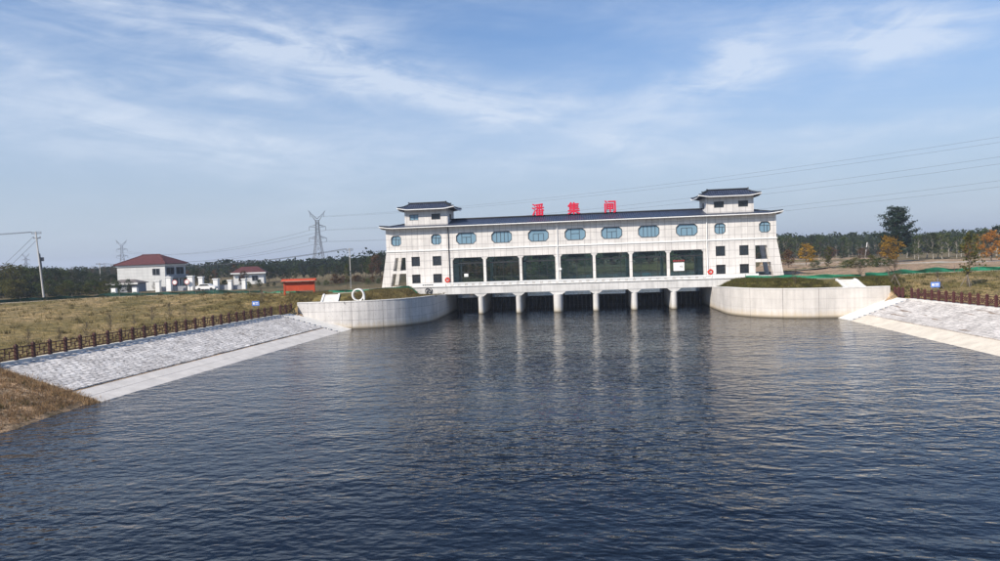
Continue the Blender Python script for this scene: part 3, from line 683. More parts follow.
# hall glazing between the columns, dark frames, back railing
cols = [-20.6]+PX+[20.6]
for i in range(7):
    w0 = (0.22 if i else 0)+(0.205 if i == 3 else 0); w1 = (0.22 if i < 6 else 0)+(0.205 if i == 2 else 0)
    a, e = cols[i]+w0+0.01, cols[i+1]-w1-0.01; b = MB()
    b.box(a, e, 6.12, 6.22, 8.02, 8.22); b.box(a, e, 6.13, 6.21, 4.63, 4.75)
    for k in range(5): x = lerp(a+0.04, e-0.04, k/4); b.box(x-0.032, x+0.032, 6.135, 6.205, 4.75, 9.0)
    if i in (0, 4): b.box(a, e, 6.136, 6.204, 6.55, 6.62)
    b.box(a, e, 6.137, 6.203, 5.62, 5.68)
    g = b.build('hall_glazing', M_DARK, house)
    for k in range(4): MB().box(lerp(a+0.04, e-0.04, k/4)+0.034, lerp(a+0.04, e-0.04, (k+1)/4)-0.034, 6.165, 6.177, 4.752, 9.0).build('pane', M_GLASSC, g)
    b = MB(); b.box(a, e, YB-0.40, YB-0.34, 5.70, 5.76); b.box(a, e, YB-0.40, YB-0.34, 4.75, 4.80)
    for k in range(15): x = lerp(a, e, k/14); b.box(x-0.018, x+0.018, YB-0.39, YB-0.35, 4.80, 5.70)
    b.build('rear_railing', M_DARK, house)
    # hoist housing hung under the upper floor
    c = (a+e)/2
    b = MB(); b.box(c-1.3, c+1.3, 9.4, 10.9, 8.45, 9.19); b.box(c-0.2, c+0.2, 9.9, 10.2, 7.6, 8.45); b.build('hoist_block', M_DARK, house)
MB().box(-20.9, 20.9, 5.31, 8.5, 4.46, 4.618).build('hall_floor', M_INT, house)
MB().box(-20.9, 20.9, 9.9, YB, 4.46, 4.618).build('hall_floor', M_INT, house)
# downpipes
for x in (-21.15, -2.9, 21.15):
    MB().tube([(x, YF-0.12, 14.3), (x, YF-0.12, 4.7)], 0.07, 8).build('downpipe', M_DARK if x < -10 else M_WHITE, house)

# end towers
def tower(side):
    sx = lambda l: [(side*a, z) for a, z in l]
    out = [(21.0, 4.45), (33.0, 4.45), (31.95, 10.5), (31.95, 14.42), (21.0, 14.42)]
    hs = [rect(22.5, 24.0, 7.9, 9.5), rect(26.2, 27.65, 7.9, 9.5), rect(22.5, 24.0, 5.0, 6.5), rect(26.2, 27.65, 5.0, 6.5), octa(23.25, 12.3, 0.88, 0.88, 0.36), octa(30.2, 12.3, 0.88, 0.88, 0.36),
          [(28.65, 7.2), (30.9, 7.2), (30.45, 9.42), (28.65, 9.42)], [(28.65, 4.6), (31.4, 4.6), (31.0, 6.72), (28.65, 6.72)]]
    MB().prism(sx(out), [sx(h) for h in hs], YF, YF+0.4, XZ).build('tower_front', M_CLAD, house)
    back = [(21.0, 4.45), (28.56, 4.45), (28.56, 10.5), (31.95, 10.5), (31.95, 14.42), (21.0, 14.42)]
    MB().prism(sx(back), [], YB-0.4, YB, XZ).build('tower_rear', M_CLAD, house)
    # outer flank: sloping leg walls at the corners and a closed wall above
    MB().prism(sx([(31.55, 10.5), (31.945, 10.5), (31.945, 14.41), (31.55, 14.41)]), [], YF+0.402, YB-0.402, XZ).build('tower_flank', M_CLAD, house)
    MB().prism(sx([(30.35, 9.42), (31.0, 10.49), (31.94, 10.49), (32.97, 4.5), (31.45, 4.5)]), [], YF+0.402, YF+1.3, XZ).build('tower_leg', M_CLAD, house)
    MB().prism(sx([(31.3, 10.49), (31.94, 10.49), (32.97, 4.5), (32.3, 4.5)]), [], YB-1.0, YB-0.402, XZ).build('tower_leg', M_CLAD, house)
    for x in (21.01, 28.2): MB().box(min(side*x, side*(x+0.35)), max(side*x, side*(x+0.35)), YF+0.402, YB-0.402, 4.5, 14.4).build('cross_wall', M_CLAD, house)
    MB().box(min(side*28.56, side*31.0), max(side*28.56, side*31.0), YF+0.41, YB-0.41, 6.74, 7.18).build('landing_slab', M_CLAD, house)
    MB().box(min(side*21.4, side*31.5), max(side*21.4, side*31.5), YF+0.41, YB-0.41, 9.55, 9.95).build('tower_floor', M_DIRTY, house)
    MB().box(min(side*21.4, side*28.1), max(side*21.4, side*28.1), YF+2.5, YF+2.6, 4.6, 9.5).build('room_partition', M_INT, house)
    for h in hs[:4]: window(sx(h), house, M_GLASSD, YF+0.17, [('v', -1, 1, 0.0), ('h', -1, 1, 0.35)], 0.07)
    for h in hs[4:6]: window(sx(h), house, M_GLASSB, YF+0.17, [('v', -1, 1, -0.1), ('h', -1, 1, 0.3), ('v', -1, .3, .45)], 0.10)
    b = MB(); x0, x1 = sorted((side*21.02, side*32.05)); b.box(x0, x1, YF-0.13, YF-0.003, 10.42, 10.60); b.box(*sorted((side*31.952, side*32.08)), YF-0.129, YB+0.1, 10.42, 10.60); b.build('string_course', M_WHITE, house)
    # penthouse
    P0, P1, yf, yb = 21.35, 28.8, 6.45, 12.4
    ph = [rect(22.6, 24.15, 15.72, 16.72), rect(26.4, 27.95, 15.72, 16.72)]
    MB().prism(sx(rect(P0, P1, 14.3, 17.52)), [sx(h) for h in ph], yf, yf+0.3, XZ).build('penthouse_front', M_CLAD, house)
    MB().prism(sx(rect(P0, P1, 14.3, 17.52)), [], yb-0.3, yb, XZ).build('penthouse_rear', M_CLAD, house)
    YZ = lambda d0: (lambda u, v, d: (d, u, v))
    sidewin = rect(8.2, 9.9, 15.72, 16.72)
    for x in (P0, P1-0.3):
        a, e = sorted((side*x, side*(x+0.3))); MB().prism(rect(yf+0.302, yb-0.302, 14.3, 17.52), [sidewin], a, e, YZ(0)).build('penthouse_flank', M_CLAD, house)
        f = MB().prism(rect(8.21, 9.89, 15.73, 16.71), [rect(8.29, 9.81, 15.81, 16.63)], a+0.1, a+0.2, YZ(0)).build('window', M_DARK, house)
        MB().prism(rect(8.28, 9.82, 15.80, 16.64), [], a+0.14, a+0.155, YZ(0)).build('pane', M_GLASSD, f)
    for h in ph: window(sx(h), house, M_GLASSD if random.random() < .5 else M_GLASSB, yf+0.12, [('v', -1, 1, 0.0)], 0.07)
    roof('roof', min(side*(P0-1.25), side*(P1+0.95)), max(side*(P0-1.25), side*(P1+0.95)), yf-1.0, yb+1.0, 17.5, 18.45, 1.75, True)
def roof(name, x0, x1, y0, y1, z0, z1, inset, ends):
    """hipped tile roof with swept eaves; fascia, ridge and hip caps are its pieces"""
    b = MB(); nx, ny = 16, 8; ym = (y0+y1)/2
    def hgt(u, v, x, y):
        dx = min(x-x0, x1-x); dy = min(y-y0, y1-y); k = min(dx/inset, dy/((y1-y0)/2) if not ends else dy/inset, 1.0)
        lift = 0.28*max(0, 1-dx/1.6)*max(0, 1-dy/1.6)
        return lerp(z0, z1, 0.62*k+0.38*k*k)+lift
    xs = [x0+inset*k/5 for k in range(5)]+[lerp(x0+inset, x1-inset, k/10) for k in range(11)]+[x1-inset*k/5 for k in range(4, -1, -1)]
    hy = inset if ends else (y1-y0)/2
    ys = sorted(set([round(y0+hy*k/5, 4) for k in range(6)]+[round(y1-hy*k/5, 4) for k in range(6)]))
    for x in xs:
        for y in ys: b.v.append((x, y, hgt(0, 0, x, y)+0.12))
    m_ = len(ys)
    for i in range(len(xs)-1):
        for j in range(m_-1): a = i*m_+j; b.f.append((a, a+m_, a+m_+1, a+1))
    n = len(b.v)
    for x in xs:
        for y in ys: b.v.append((x, y, hgt(0, 0, x, y)*0+min(hgt(0, 0, x, y), z0+0.3)))
    for i in range(len(xs)-1):
        for j in range(m_-1): a = n+i*m_+j; b.f.append((a+1, a+m_+1, a+m_, a))
    ring = [i*m_ for i in range(len(xs))]+[(len(xs)-1)*m_+j for j in range(1, m_)]+[i*m_+m_-1 for i in range(len(xs)-2, -1, -1)]+[j for j in range(m_-2, 0, -1)]
    for k in range(len(ring)): p, q_ = ring[k], ring[(k+1) % len(ring)]; b.f.append((p, q_, q_+n, p+n))
    r = b.build(name, M_ROOF, house)
    f = MB(); th = 0.1
    e = [(x, y0, hgt(0, 0, x, y0)) for x in xs]
    for side_y, yy in ((y0, y0-0.03), (y1, y1+0.03)):
        f.tube([(x, yy, hgt(0, 0, x, side_y)-0.04) for x in xs], 0.09, 6)
    for xx in (x0-0.03, x1+0.03): f.tube([(xx, y, hgt(0, 0, min(max(xx, x0), x1), y)-0.04) for y in ys], 0.09, 6)
    f.build('fascia', M_WHITE, r)
    c = MB()
    if ends:
        for yy in (y0+inset, y1-inset): c.tube([(x0+inset-0.25, yy, z1+0.36), (x0+inset, yy, z1+0.24), (x1-inset, yy, z1+0.24), (x1-inset+0.25, yy, z1+0.36)], 0.13, 6)
        for xx in (x0+inset, x1-inset): c.tube([(xx, y0+inset, z1+0.24), (xx, y1-inset, z1+0.24)], 0.13, 6)
    else: c.tube([(x0+inset-0.3, ym, z1+0.4), (x0+inset, ym, z1+0.22), (x1-inset, ym, z1+0.22), (x1-inset+0.3, ym, z1+0.4)], 0.15, 6)
    for xx, sx_ in ((x0, 1), (x1, -1)):
        for yy, sy in ((y0, 1), (y1, -1)):
            c.tube([(xx+sx_*inset*k/4, yy+sy*hy*k/4, hgt(0, 0, xx+sx_*inset*k/4, yy+sy*hy*k/4)+0.16) for k in range(5)], 0.09, 6)
    c.build('ridge_cap', M_DARK, r)
    return r
roof('roof', -32.75, 32.75, YF-0.95, YB+0.95, 14.43, 15.62, 5.4, False)
tower(-1); tower(1)
#--PART4--
# ------------------------------------------------------------------ red characters on the ridge
def character(ch, x, label, size=2.05):
    t = thing('roof_character', label, 'sign character', (x, 9.75, 15.72), 0, 'red characters along the ridge')
    c = bpy.data.curves.new('text', 'FONT'); c.body = ch; c.extrude = 0.05; c.size = 1.0
    o = bpy.data.objects.new('text', c); COL.objects.link(o); dg = bpy.context.evaluated_depsgraph_get()
    me = bpy.data.meshes.new_from_object(o.evaluated_get(dg)); bpy.data.objects.remove(o); bpy.data.curves.remove(c)
    xs = [v.co.x for v in me.vertices]; ys = [v.co.y for v in me.vertices]; w = max(max(xs)-min(xs), max(ys)-min(ys)); cx = (max(xs)+min(xs))/2
    for v in me.vertices:
        u, h, d = v.co; v.co = ((u-cx)/w*size, -d/w*size*1.2, (h-min(ys))/w*size+0.12)
    b = bmesh.new()      # heavier, brush-like strokes: the glyph laid in steps, each a little behind the next
    for k, (du, dh) in enumerate(((0, 0), (.055, .02), (-.05, .03), (.02, -.05), (-.02, .055))):
        m2 = me.copy(); m2.transform(Matrix.Translation((du, k*0.012, dh))); b.from_mesh(m2); bpy.data.meshes.remove(m2)
    b.to_mesh(me); b.free()
    me.materials.append(M_RED); g = bpy.data.objects.new('glyph', me); COL.objects.link(g); g.parent = t
    b = MB()
    for xx in (-0.6, 0.6): b.bar((xx, 0.2, 0), (xx, 0.16, 1.7), 0.06); b.bar((xx, 0.16, 1.2), (xx, 1.0, -0.1), 0.05)
    b.bar((-0.9, 0.14, 0.5), (0.9, 0.14, 0.5), 0.05); b.bar((-0.9, 0.14, 1.4), (0.9, 0.14, 1.4), 0.05)
    b.build('support_frame', M_STEEL, t, local=True)
character('潘', -6.15, 'leftmost of the three red characters on the roof ridge')
character('集', -0.05, 'middle one of the three red characters on the roof ridge')
character('闸', 6.1, 'rightmost of the three red characters on the roof ridge')

# ------------------------------------------------------------------ fences on the banks
def fence(name_label, side, y0, y1, style, material, group):
    n = max(2, round(abs(y1-y0)/(1.5 if side < 0 else 1.27))); f = thing('bank_fence', name_label, 'fence', (fence_x(side, (y0+y1)/2), (y0+y1)/2, FZ+0.07), 0, group)
    P = [Vector((fence_x(side, lerp(y0, y1, k/n)), lerp(y0, y1, k/n), FZ+0.07)) for k in range(n+1)]
    post = MB().box(-0.105, 0.105, -0.105, 0.105, 0, 1.06).box(-0.125, 0.125, -0.125, 0.125, 1.062, 1.12)
    post.add([(-.10,-.10,1.122),(.10,-.10,1.122),(.10,.10,1.122),(-.10,.10,1.122),(0,0,1.27)], [(0,1,4),(1,2,4),(2,3,4),(3,0,4),(0,3,2,1)])
    pm = post.mesh('post'); pm.materials.append(material); org = Vector(f.location)
    d = (P[1]-P[0]); L = d.length; ang = math.atan2(d.y, d.x)
    rail_t = MB().box(0.106, L-0.106, -0.04, 0.04, 0.93, 1.0).mesh('rail'); rail_t.materials.append(material)
    rail_b = MB().box(0.106, L-0.106, -0.04, 0.04, 0.10, 0.17).mesh('rail'); rail_b.materials.append(material)
    lt = MB(); w = 0.055
    def hb(a, e, z): lt.box(a, e, -w/2, w/2, z-w/2, z+w/2)
    def vb(x, a, e): lt.box(x-w/2, x+w/2, -w/2+0.002, w/2-0.002, a, e)
    a, e = 0.106, L-0.106; q = (e-a)
    if style == 'meander':
        hb(a, a+q*.36, .70); hb(e-q*.36, e, .70); hb(a, a+q*.36, .38); hb(e-q*.36, e, .38); hb(a+q*.3, e-q*.3, .54)
        vb(a+q*.36, .38, .93); vb(e-q*.36, .17, .70); vb(a+q*.18, .17, .38); vb(e-q*.18, .70, .93)
    else:
        for s_ in (0, 1): lt.bar((a, 0.004*s_, .20 if s_ else .90), (e, 0.004*s_, .90 if s_ else .20), w, w)
        cx = (a+e)/2
        for k in range(4):
            p0 = [(cx-.26, .55), (cx, .78), (cx+.26, .55), (cx, .32)][k]; p1 = [(cx, .78), (cx+.26, .55), (cx, .32), (cx-.26, .55)][k]; lt.bar((p0[0], .01, p0[1]), (p1[0], .01, p1[1]), w, w)
        hb(a, a+.3, .55); hb(e-.3, e, .55)
    lm = lt.mesh('lattice'); lm.materials.append(material)
    def put(name, me, p, rz=0.0):
        o = bpy.data.objects.new(name, me); COL.objects.link(o); o.parent = f; o.location = p-org; o.rotation_euler = (0, 0, rz)
    for k, p in enumerate(P):
        put('post', pm, p)
        if k < n: put('rail', rail_t, p, ang); put('rail', rail_b, p, ang); put('lattice', lm, p, ang)
    return f
fence('long dark brown lattice fence along the top of the left paved bank', -1, -65.2, -24.6, 'meander', M_FENCE, 'brown fences on the banks')
fence('short dark brown fence piece between the left wing wall and the long fence', -1, -22.4, -19.6, 'meander', M_FENCE, 'brown fences on the banks')
fence('long red-brown lattice fence along the top of the right paved bank', 1, -62, -23.0, 'cross', M_FENCE2, 'brown fences on the banks')
fence('short red-brown fence piece at the end of the right wing wall', 1, -21.2, -19.5, 'cross', M_FENCE2, 'brown fences on the banks')

# ------------------------------------------------------------------ green netting along the crest
def net(label, pts, material, h=0.55, lie=0.25):
    c = [Vector((x, y, gz(x, y))) for x, y in pts]; r = thing('net_barrier', label, 'net fence', c[len(c)//2], 0, 'green netting along the bank crests')
    line = []
    for i in range(len(c)-1):
        n = max(2, int((c[i+1]-c[i]).length/0.7))
        for k in range(n): p = c[i].lerp(c[i+1], k/n); line.append(Vector((p.x, p.y, gz(p.x, p.y))))
    line.append(c[-1]); b = MB(); R = 5
    for i, p in enumerate(line):
        d = (line[min(i+1, len(line)-1)]-line[max(i-1, 0)]).normalized(); nx = Vector((-d.y, d.x, 0)); hh = h*(0.82+0.5*fbm(i*0.16, 1.3, len(pts))); 
        for k in range(R+1):
            t = k/R; off = 0.10*math.sin(i*0.9+k)+0.08*fbm(i*0.5, k*0.7, 4)+lie*fbm(i*0.11, 7, 2)*t; b.v.append(tuple(p+nx*off+Vector((0, 0, -0.06+hh*t))))
    for i in range(len(line)-1):
        for k in range(R): a = i*(R+1)+k; b.f.append((a, a+R+1, a+R+2, a+1))
    b.build('net', material, r, recalc=False, smooth=True)
    for i in range(0, len(line), 5): p = line[i]; MB().tube([p-Vector((0, 0, .2)), p+Vector((random.uniform(-.04, .04), 0, h*1.25))], 0.035, 6).build('stake', M_STAKE, r)
net('dark green netting along the grass crest in front of the white house', [(-100,-32), (-95,-22), (-88.5,-12.5), (-84,-6), (-79,-1.0), (-70,0.6), (-60,-1.8), (-50,-4.2)], M_NETD, 0.62)
net('green netting at the top of the grass left of the gatehouse', [(-49.5,-4.4), (-44,-6.6), (-40.5,-7.6), (-36,-6.9), (-31,-5.2), (-27.6,-2.6), (-25.2,-1.4)], M_NETG, 0.5)
net('bright green netting at the top of the grass right of the gatehouse', [(25.4,-1.5), (28,-3.6), (32,-6.2), (36,-7.4), (39.6,-7.6)], M_NETG, 0.6)
net('bright green netting across the right grass bank below the conifer', [(40.2,-7.3), (44.5,-5.8), (50,-3.3), (56,-1.8), (63,-1.2), (74,-6)], M_NETG, 0.7)

# ------------------------------------------------------------------ stairs up the grass banks
def stairs(side, label):
    x = 34.7 if side > 0 else -33.4; y0, y1 = -18.35, -14.1; s = thing('bank_stairs', label, 'stairs', (x, y0, WALL_TOP), 0, 'white stairs behind the wing walls')
    n = 12
    for k in range(n):
        ya, yb = lerp(y0, y1, k/n), lerp(y0, y1, (k+1)/n); xo = x+(-0.10 if side < 0 else 0.03)*k; z = gz(xo, (ya+yb)/2)+0.10
        MB().box(xo-0.98, xo+0.98, ya, yb-0.005, z-0.5, z).build('step', M_KERB, s)
    for q in (-1, 1):
        b = MB()
        for k in range(7):
            t = k/6; xx, y = x+q*1.12+(-0.10 if side < 0 else 0.03)*n*t, lerp(y0, y1, t); z = gz(xx, y); b.v += [(xx-.13, y, z-.4), (xx+.13, y, z-.4), (xx+.13, y, z+.2), (xx-.13, y, z+.2)]
        for k in range(6):
            for j in range(4): p_, r_ = k*4+j, k*4+(j+1) % 4; b.f.append((p_, r_, r_+4, p_+4))
        b.f += [(0,1,2,3), (27,26,25,24)]; b.build('side_kerb', M_WHITE, s)
stairs(-1, 'white concrete stairs up the grass beside the red board and the ring'); stairs(1, 'white concrete stairs up the grass right of the gatehouse')

# ------------------------------------------------------------------ white ring on the left wing wall
rg = thing('white_ring', 'upright white concrete ring standing on the left wing wall', 'ring', (-29.4, -18.0, WALL_TOP+0.05)); b = MB(); n = 40
ro, ri, hw = 0.86, 0.70, 0.22
for k in range(n):
    a = 2*math.pi*k/n
    for rr, y in ((ro, -hw), (ro, hw), (ri, hw), (ri, -hw)): b.v.append((rr*math.cos(a), y, 0.84+rr*math.sin(a)))
for k in range(n):
    for j in range(4): p, q_ = k*4+j, k*4+(j+1) % 4; k2 = ((k+1) % n)*4; b.f.append((p, q_, k2+(j+1) % 4, k2+j))
b.build('ring_body', M_WHITE, rg, local=True); MB().box(-0.5, 0.5, -0.3, 0.3, -0.05, 0.10).build('plinth', M_WHITE, rg, local=True)
MB().box(0.74, 0.92, -0.19, 0.19, 0.10, 0.84).build('side_post', M_WHITE, rg, local=True)

# ------------------------------------------------------------------ red notice board with a little roof
p = Vector((-41.7, -8.6, gz(-41.7, -8.6))); nb = thing('notice_board', 'orange-red notice board with small roof on two posts on the crest', 'notice board', p, rad(6))
for x in (-2.25, 2.25): MB().box(x-.11, x+.11, -.11, .11, -.3, 2.15).build('post', M_ORANGE, nb, local=True)
for k in range(2): MB().box(-2.12+k*2.13, -0.01+k*2.13, -.06, .06, 0.62, 1.88).build('panel', M_ORANGE, nb, local=True)
MB().prism([(-.55, 1.98), (.55, 1.98), (.5, 2.08), (0, 2.34), (-.5, 2.08)], [], -2.6, 2.6, lambda u, v, d: (d, u, v)).build('canopy', M_ORANGE, nb, local=True)
MB().box(-2.5, 2.5, -.57, -.553, 1.985, 2.07).build('canopy_edge', mat('pale_red', (0.55, 0.25, 0.2), 0.7), nb, local=True)
MB().box(-2.12, 2.12, -.05, .05, 0.5, 0.6).build('bottom_rail', M_ORANGE, nb, local=True)

# ------------------------------------------------------------------ small blue signs
def blue_sign(x, y, label, rz):
    s = thing('blue_sign', label, 'sign', (x, y, gz(x, y)), rz, 'small blue warning signs on the grass')
    for q in (-.3, .3): MB().tube([(q, 0, -.2), (q, 0, 1.15)], 0.03, 6).build('leg', M_STEEL, s, local=True)
    MB().box(-.48, .48, -.045, -.03, .62, 1.25).build('sign_panel', M_BLUE, s, local=True)
    b = MB(); b.box(-.36, -.12, -.05, -.046, .78, 1.08); b.box(-.04, .36, -.05, -.046, .98, 1.08); b.box(-.04, .36, -.05, -.046, .80, .88); b.build('sign_text', M_WHITE, s, local=True)
blue_sign(-43.5, -19.2, 'small blue sign on the left grass below the red board', rad(10)); blue_sign(43.0, -20.4, 'small blue sign behind the red-brown fence on the right', rad(-14))

# ------------------------------------------------------------------ things on the bridge
def life_ring(x, label):
    s = thing('life_ring', label, 'life ring', (x, -0.45, 5.15), 0, 'red life rings on the bridge'); b = MB(); n, k_ = 20, 8
    for i in range(n):
        for j in range(k_): a, c = 2*math.pi*i/n, 2*math.pi*j/k_; rr = .31+.15*math.cos(c); b.v.append((rr*math.cos(a), .13*math.sin(c), .44+rr*math.sin(a)))
    for i in range(n):
        for j in range(k_): b.f.append((i*k_+j, ((i+1) % n)*k_+j, ((i+1) % n)*k_+(j+1) % k_, i*k_+(j+1) % k_))
    b.build('ring', mat('life_ring_red', (0.62, 0.06, 0.04), 0.5), s, local=True, smooth=True)
    b = MB()
    for a in (45, 135, 225, 315): b.bar((.235*math.cos(rad(a)), -.0, .44+.235*math.sin(rad(a))), (.445*math.cos(rad(a)), 0, .44+.445*math.sin(rad(a))), .22, .11, up=(0, 1, 0))
    b.build('white_band', M_WHITE, s, local=True); MB().box(-.06, .06, .16, .22, 0, .9).build('bracket', M_WHITE, s, local=True)
life_ring(-20.4, 'red life ring on the left end of the bridge parapet'); life_ring(20.5, 'red life ring on the right end of the bridge parapet')
s = thing('notice_sign', 'large white notice with black marks in the rightmost hall bay', 'sign', (16.6, 5.2, 4.622))
for q in (-.6, .6): MB().box(q-.03, q+.03, .03, .09, 0, 2.9).build('leg', M_DARK, s, local=True)
MB().box(-.85, .85, -.02, .02, 1.12, 2.45).build('board', M_WHITE, s, local=True)
b = MB(); b.box(.18, .62, -.026, -.021, 1.86, 1.94); b.box(.18, .26, -.026, -.021, 1.66, 1.86); b.box(.34, .62, -.026, -.021, 1.66, 1.74); b.box(.54, .62, -.026, -.021, 1.74, 1.80); b.build('black_marks', M_DARK, s, local=True)
b = MB()
for k in range(5): b.box(-.9+k*.38, -.62+k*.38, .03, .06, 2.62, 2.86)
b.build('heading', mat('dull_red', (0.25, 0.03, 0.03), 0.6), s, local=True)
s = thing('notice_sign', 'small white notice on a stand in the leftmost hall bay', 'sign', (-18.3, 5.2, 4.622))
MB().box(-.03, .03, .02, .08, 0, 1.7).build('leg', M_DARK, s, local=True); MB().box(-.33, .33, -.02, .02, 1.25, 1.75).build('board', M_WHITE, s, local=True); MB().box(-.3, .3, -.2, .2, 0, .05).build('base', M_DARK, s, local=True)
s = thing('junction_box', 'small white box on the fourth hall column', 'box', (-2.55, 5.28, 6.5)); MB().box(-.22, .22, 0, .15, 0, .34).build('casing', M_WHITE, s, local=True); MB().box(-.19, .19, -.012, -.002, .03, .31).build('lid', M_WHITE, s, local=True)
s = thing('bench', 'small pale bench behind the glazing of the sixth hall bay', 'bench', (11.6, 7.1, 4.618))
MB().box(-.7, .7, -.2, .2, .42, .48).build('seat', M_WHITE, s, local=True); MB().box(-.7, .7, .17, .21, .55, .85).build('backrest', M_WHITE, s, local=True)
for q in (-.62, .62): MB().box(q-.03, q+.03, -.18, .21, 0, .84 if q else .4).build('leg', M_WHITE, s, local=True)

# ------------------------------------------------------------------ houses beyond the left crest
def hip(b, x0, x1, y0, y1, z0, z1, ov, inset):
    X0, X1, Y0, Y1 = x0-ov, x1+ov, y0-ov, y1+ov; ym = (Y0+Y1)/2
    b.add([(X0,Y0,z0),(X1,Y0,z0),(X1,Y1,z0),(X0,Y1,z0),(X0,Y0,z0+.12),(X1,Y0,z0+.12),(X1,Y1,z0+.12),(X0,Y1,z0+.12),(X0+inset,ym,z1),(X1-inset,ym,z1)],
          [(0,3,2,1),(0,1,5,4),(1,2,6,5),(2,3,7,6),(3,0,4,7),(4,5,9,8),(6,7,8,9),(5,6,9),(7,4,8)]); return b
def hwin(p, x0, x1, z0, z1, y, material=M_GLASSD, front=True):
    f = MB(); T = XZ if front else (lambda u, v, d: (d, u, v)); s_ = 1
    f.prism(rect(x0, x1, z0, z1), [rect(x0+.08, x1-.08, z0+.08, z1-.08)], y-0.03, y+0.05, T); f.prism(rect((x0+x1)/2-.04, (x0+x1)/2+.04, z0+.081, z1-.081), [], y-.02, y+.03, T)
    w = f.build('window', M_GREYWALL, p, local=True); MB().prism(rect(x0+.07, x1-.07, z0+.07, z1-.07), [], y-.005, y+.004, T).build('pane', material, w, local=True)
pc = at(165.5, 281, 172); HZ = gz(pc.x, pc.y)
hs = thing('house', 'two-storey white tiled house with red hipped roof on the left', 'house', (pc.x, pc.y, HZ), rad(0))
# local frame: corner seen in the photo at the origin, blank flank to -X, balcony front to +X side along +Y
WX, WY, HH = 13.0, 9.0, 6.2
MB().box(-WX, 0, 0, WY, -.5, HH).build('wall', M_HOUSE, hs, local=True)
MB().box(-WX-.25, .25, -.25, WY+.25, HH+.004, HH+.42).build('eave_band', M_WHITE, hs, local=True)
rf = hip(MB(), -WX, 0, 0, WY, HH+.424, HH+3.0, .6, 4.4).build('roof', M_ROOFRED, hs, local=True)
b = MB(); b.tube([(-WX+4.0, WY/2, HH+3.02), (-4.1, WY/2, HH+3.02)], .16, 6)
for (xa, ya) in ((.6, -.6), (.6, WY+.6), (-WX-.6, -.6), (-WX-.6, WY+.6)): b.tube([(xa, ya, HH+.6), ((-4.4 if xa > 0 else -WX+4.4), WY/2, HH+3.02)], .13, 6)
b.build('ridge_tile', M_ROOFRED, rf, local=True)
hwin(hs, -3.4, -1.4, 3.9, 5.6, -.055)
for k in range(2):
    hwin(hs, .5+k*4.2, 3.9+k*4.2, 3.9, 5.8, .055, front=False); hwin(hs, .6+k*4.4, 2.2+k*4.4, .9, 2.8, .055, front=False)
MB().box(.06, .9, .2, WY-.2, 2.95, 3.75).build('balcony', M_GREYWALL, hs, local=True)
MB().box(.06, .12, 3.0, 4.5, 0, 2.6).build('door', M_DARK, hs, local=True)
for y in (.4, 4.6, WY-.5): MB().box(.62, .88, y-.13, y+.13, -.5, 2.948).build('porch_column', M_WHITE, hs, local=True)
# low outbuilding in front of it
pc = at(123, 288, 160); ob = thing('outbuilding', 'low grey outbuilding with flat eaves in front of the white house', 'outbuilding', (pc.x, pc.y, gz(pc.x, pc.y)), rad(8))
MB().box(-3.2, 3.2, 0, 4.5, -.5, 2.1).build('wall', M_GREYWALL, ob, local=True); hip(MB(), -3.2, 3.2, 0, 4.5, 2.104, 3.0, .45, 2.0).build('roof', M_ROOFGREY, ob, local=True)
MB().box(-3.7, 3.7, -.5, -.455, 1.85, 2.2).build('eave_band', M_WHITE, ob, local=True); hwin(ob, -2.0, -.6, .7, 1.6, -.055); MB().box(1.0, 2.0, -.05, -.004, 0, 1.75).build('door', M_DARK, ob, local=True)
# far small house with a red roof
pc = at(249, 284, 200); fh = thing('house', 'small pale house with red roof among the left trees', 'house', (pc.x, pc.y, gz(pc.x, pc.y)), rad(20))
MB().box(-4.2, 4.2, 0, 6, -.5, 3.3).build('wall', M_WHITE, fh, local=True); rf = hip(MB(), -4.2, 4.2, 0, 6, 3.304, 5.2, .7, 2.6).build('roof', M_ROOFRED, fh, local=True)
MB().box(-4.9, 4.9, -.72, -.68, 3.1, 3.5).build('eave_band', M_WHITE, fh, local=True)
for x in (-2.8, .9): hwin(fh, x, x+1.7, 1.0, 2.5, -.055)
# gate pillars and yard wall
for i, (x, hgt_, w) in enumerate(((158.5, 2.3, .9), (169.7, 3.0, 1.0), (191.4, 3.0, 1.1), (201.6, 2.8, .9), (216.5, 2.3, 1.0), (230.5, 2.0, .8), (244.5, 2.1, .8))):
    pc = at(x, 288, 148); q = thing('gate_pillar', 'white gate pillar, %s counted from the house leftwards to right' % ['first', 'second', 'third', 'fourth', 'fifth', 'sixth', 'seventh'][i], 'pillar', (pc.x, pc.y, gz(pc.x, pc.y)), rad(6), 'white pillars along the lane')
    q['label'] = 'white yard pillar beyond the crest, %s from the left of the row' % ['first', 'second', 'third', 'fourth', 'fifth', 'sixth', 'seventh'][i]
    MB().box(-w/2, w/2, -w/2, w/2, -.4, hgt_).build('shaft', M_WHITE, q, local=True); MB().box(-w/2-.12, w/2+.12, -w/2-.12, w/2+.12, hgt_+.004, hgt_+.2).build('cap', M_WHITE, q, local=True)
pa, pb = at(158.5, 288, 148.6), at(244.5, 288, 148.6); q = thing('yard_wall', 'low grey yard wall between the white pillars', 'wall', (pa.x, pa.y, gz(pa.x, pa.y)))
for k in range(6):
    a_, b_ = pa.lerp(pb, k/6+.01), pa.lerp(pb, (k+1)/6-.01); zz = gz(a_.x, a_.y); MB().bar((a_.x, a_.y, zz+.3), (b_.x, b_.y, zz+.3), .24, 1.5).build('wall_length', M_GREYWALL, q)
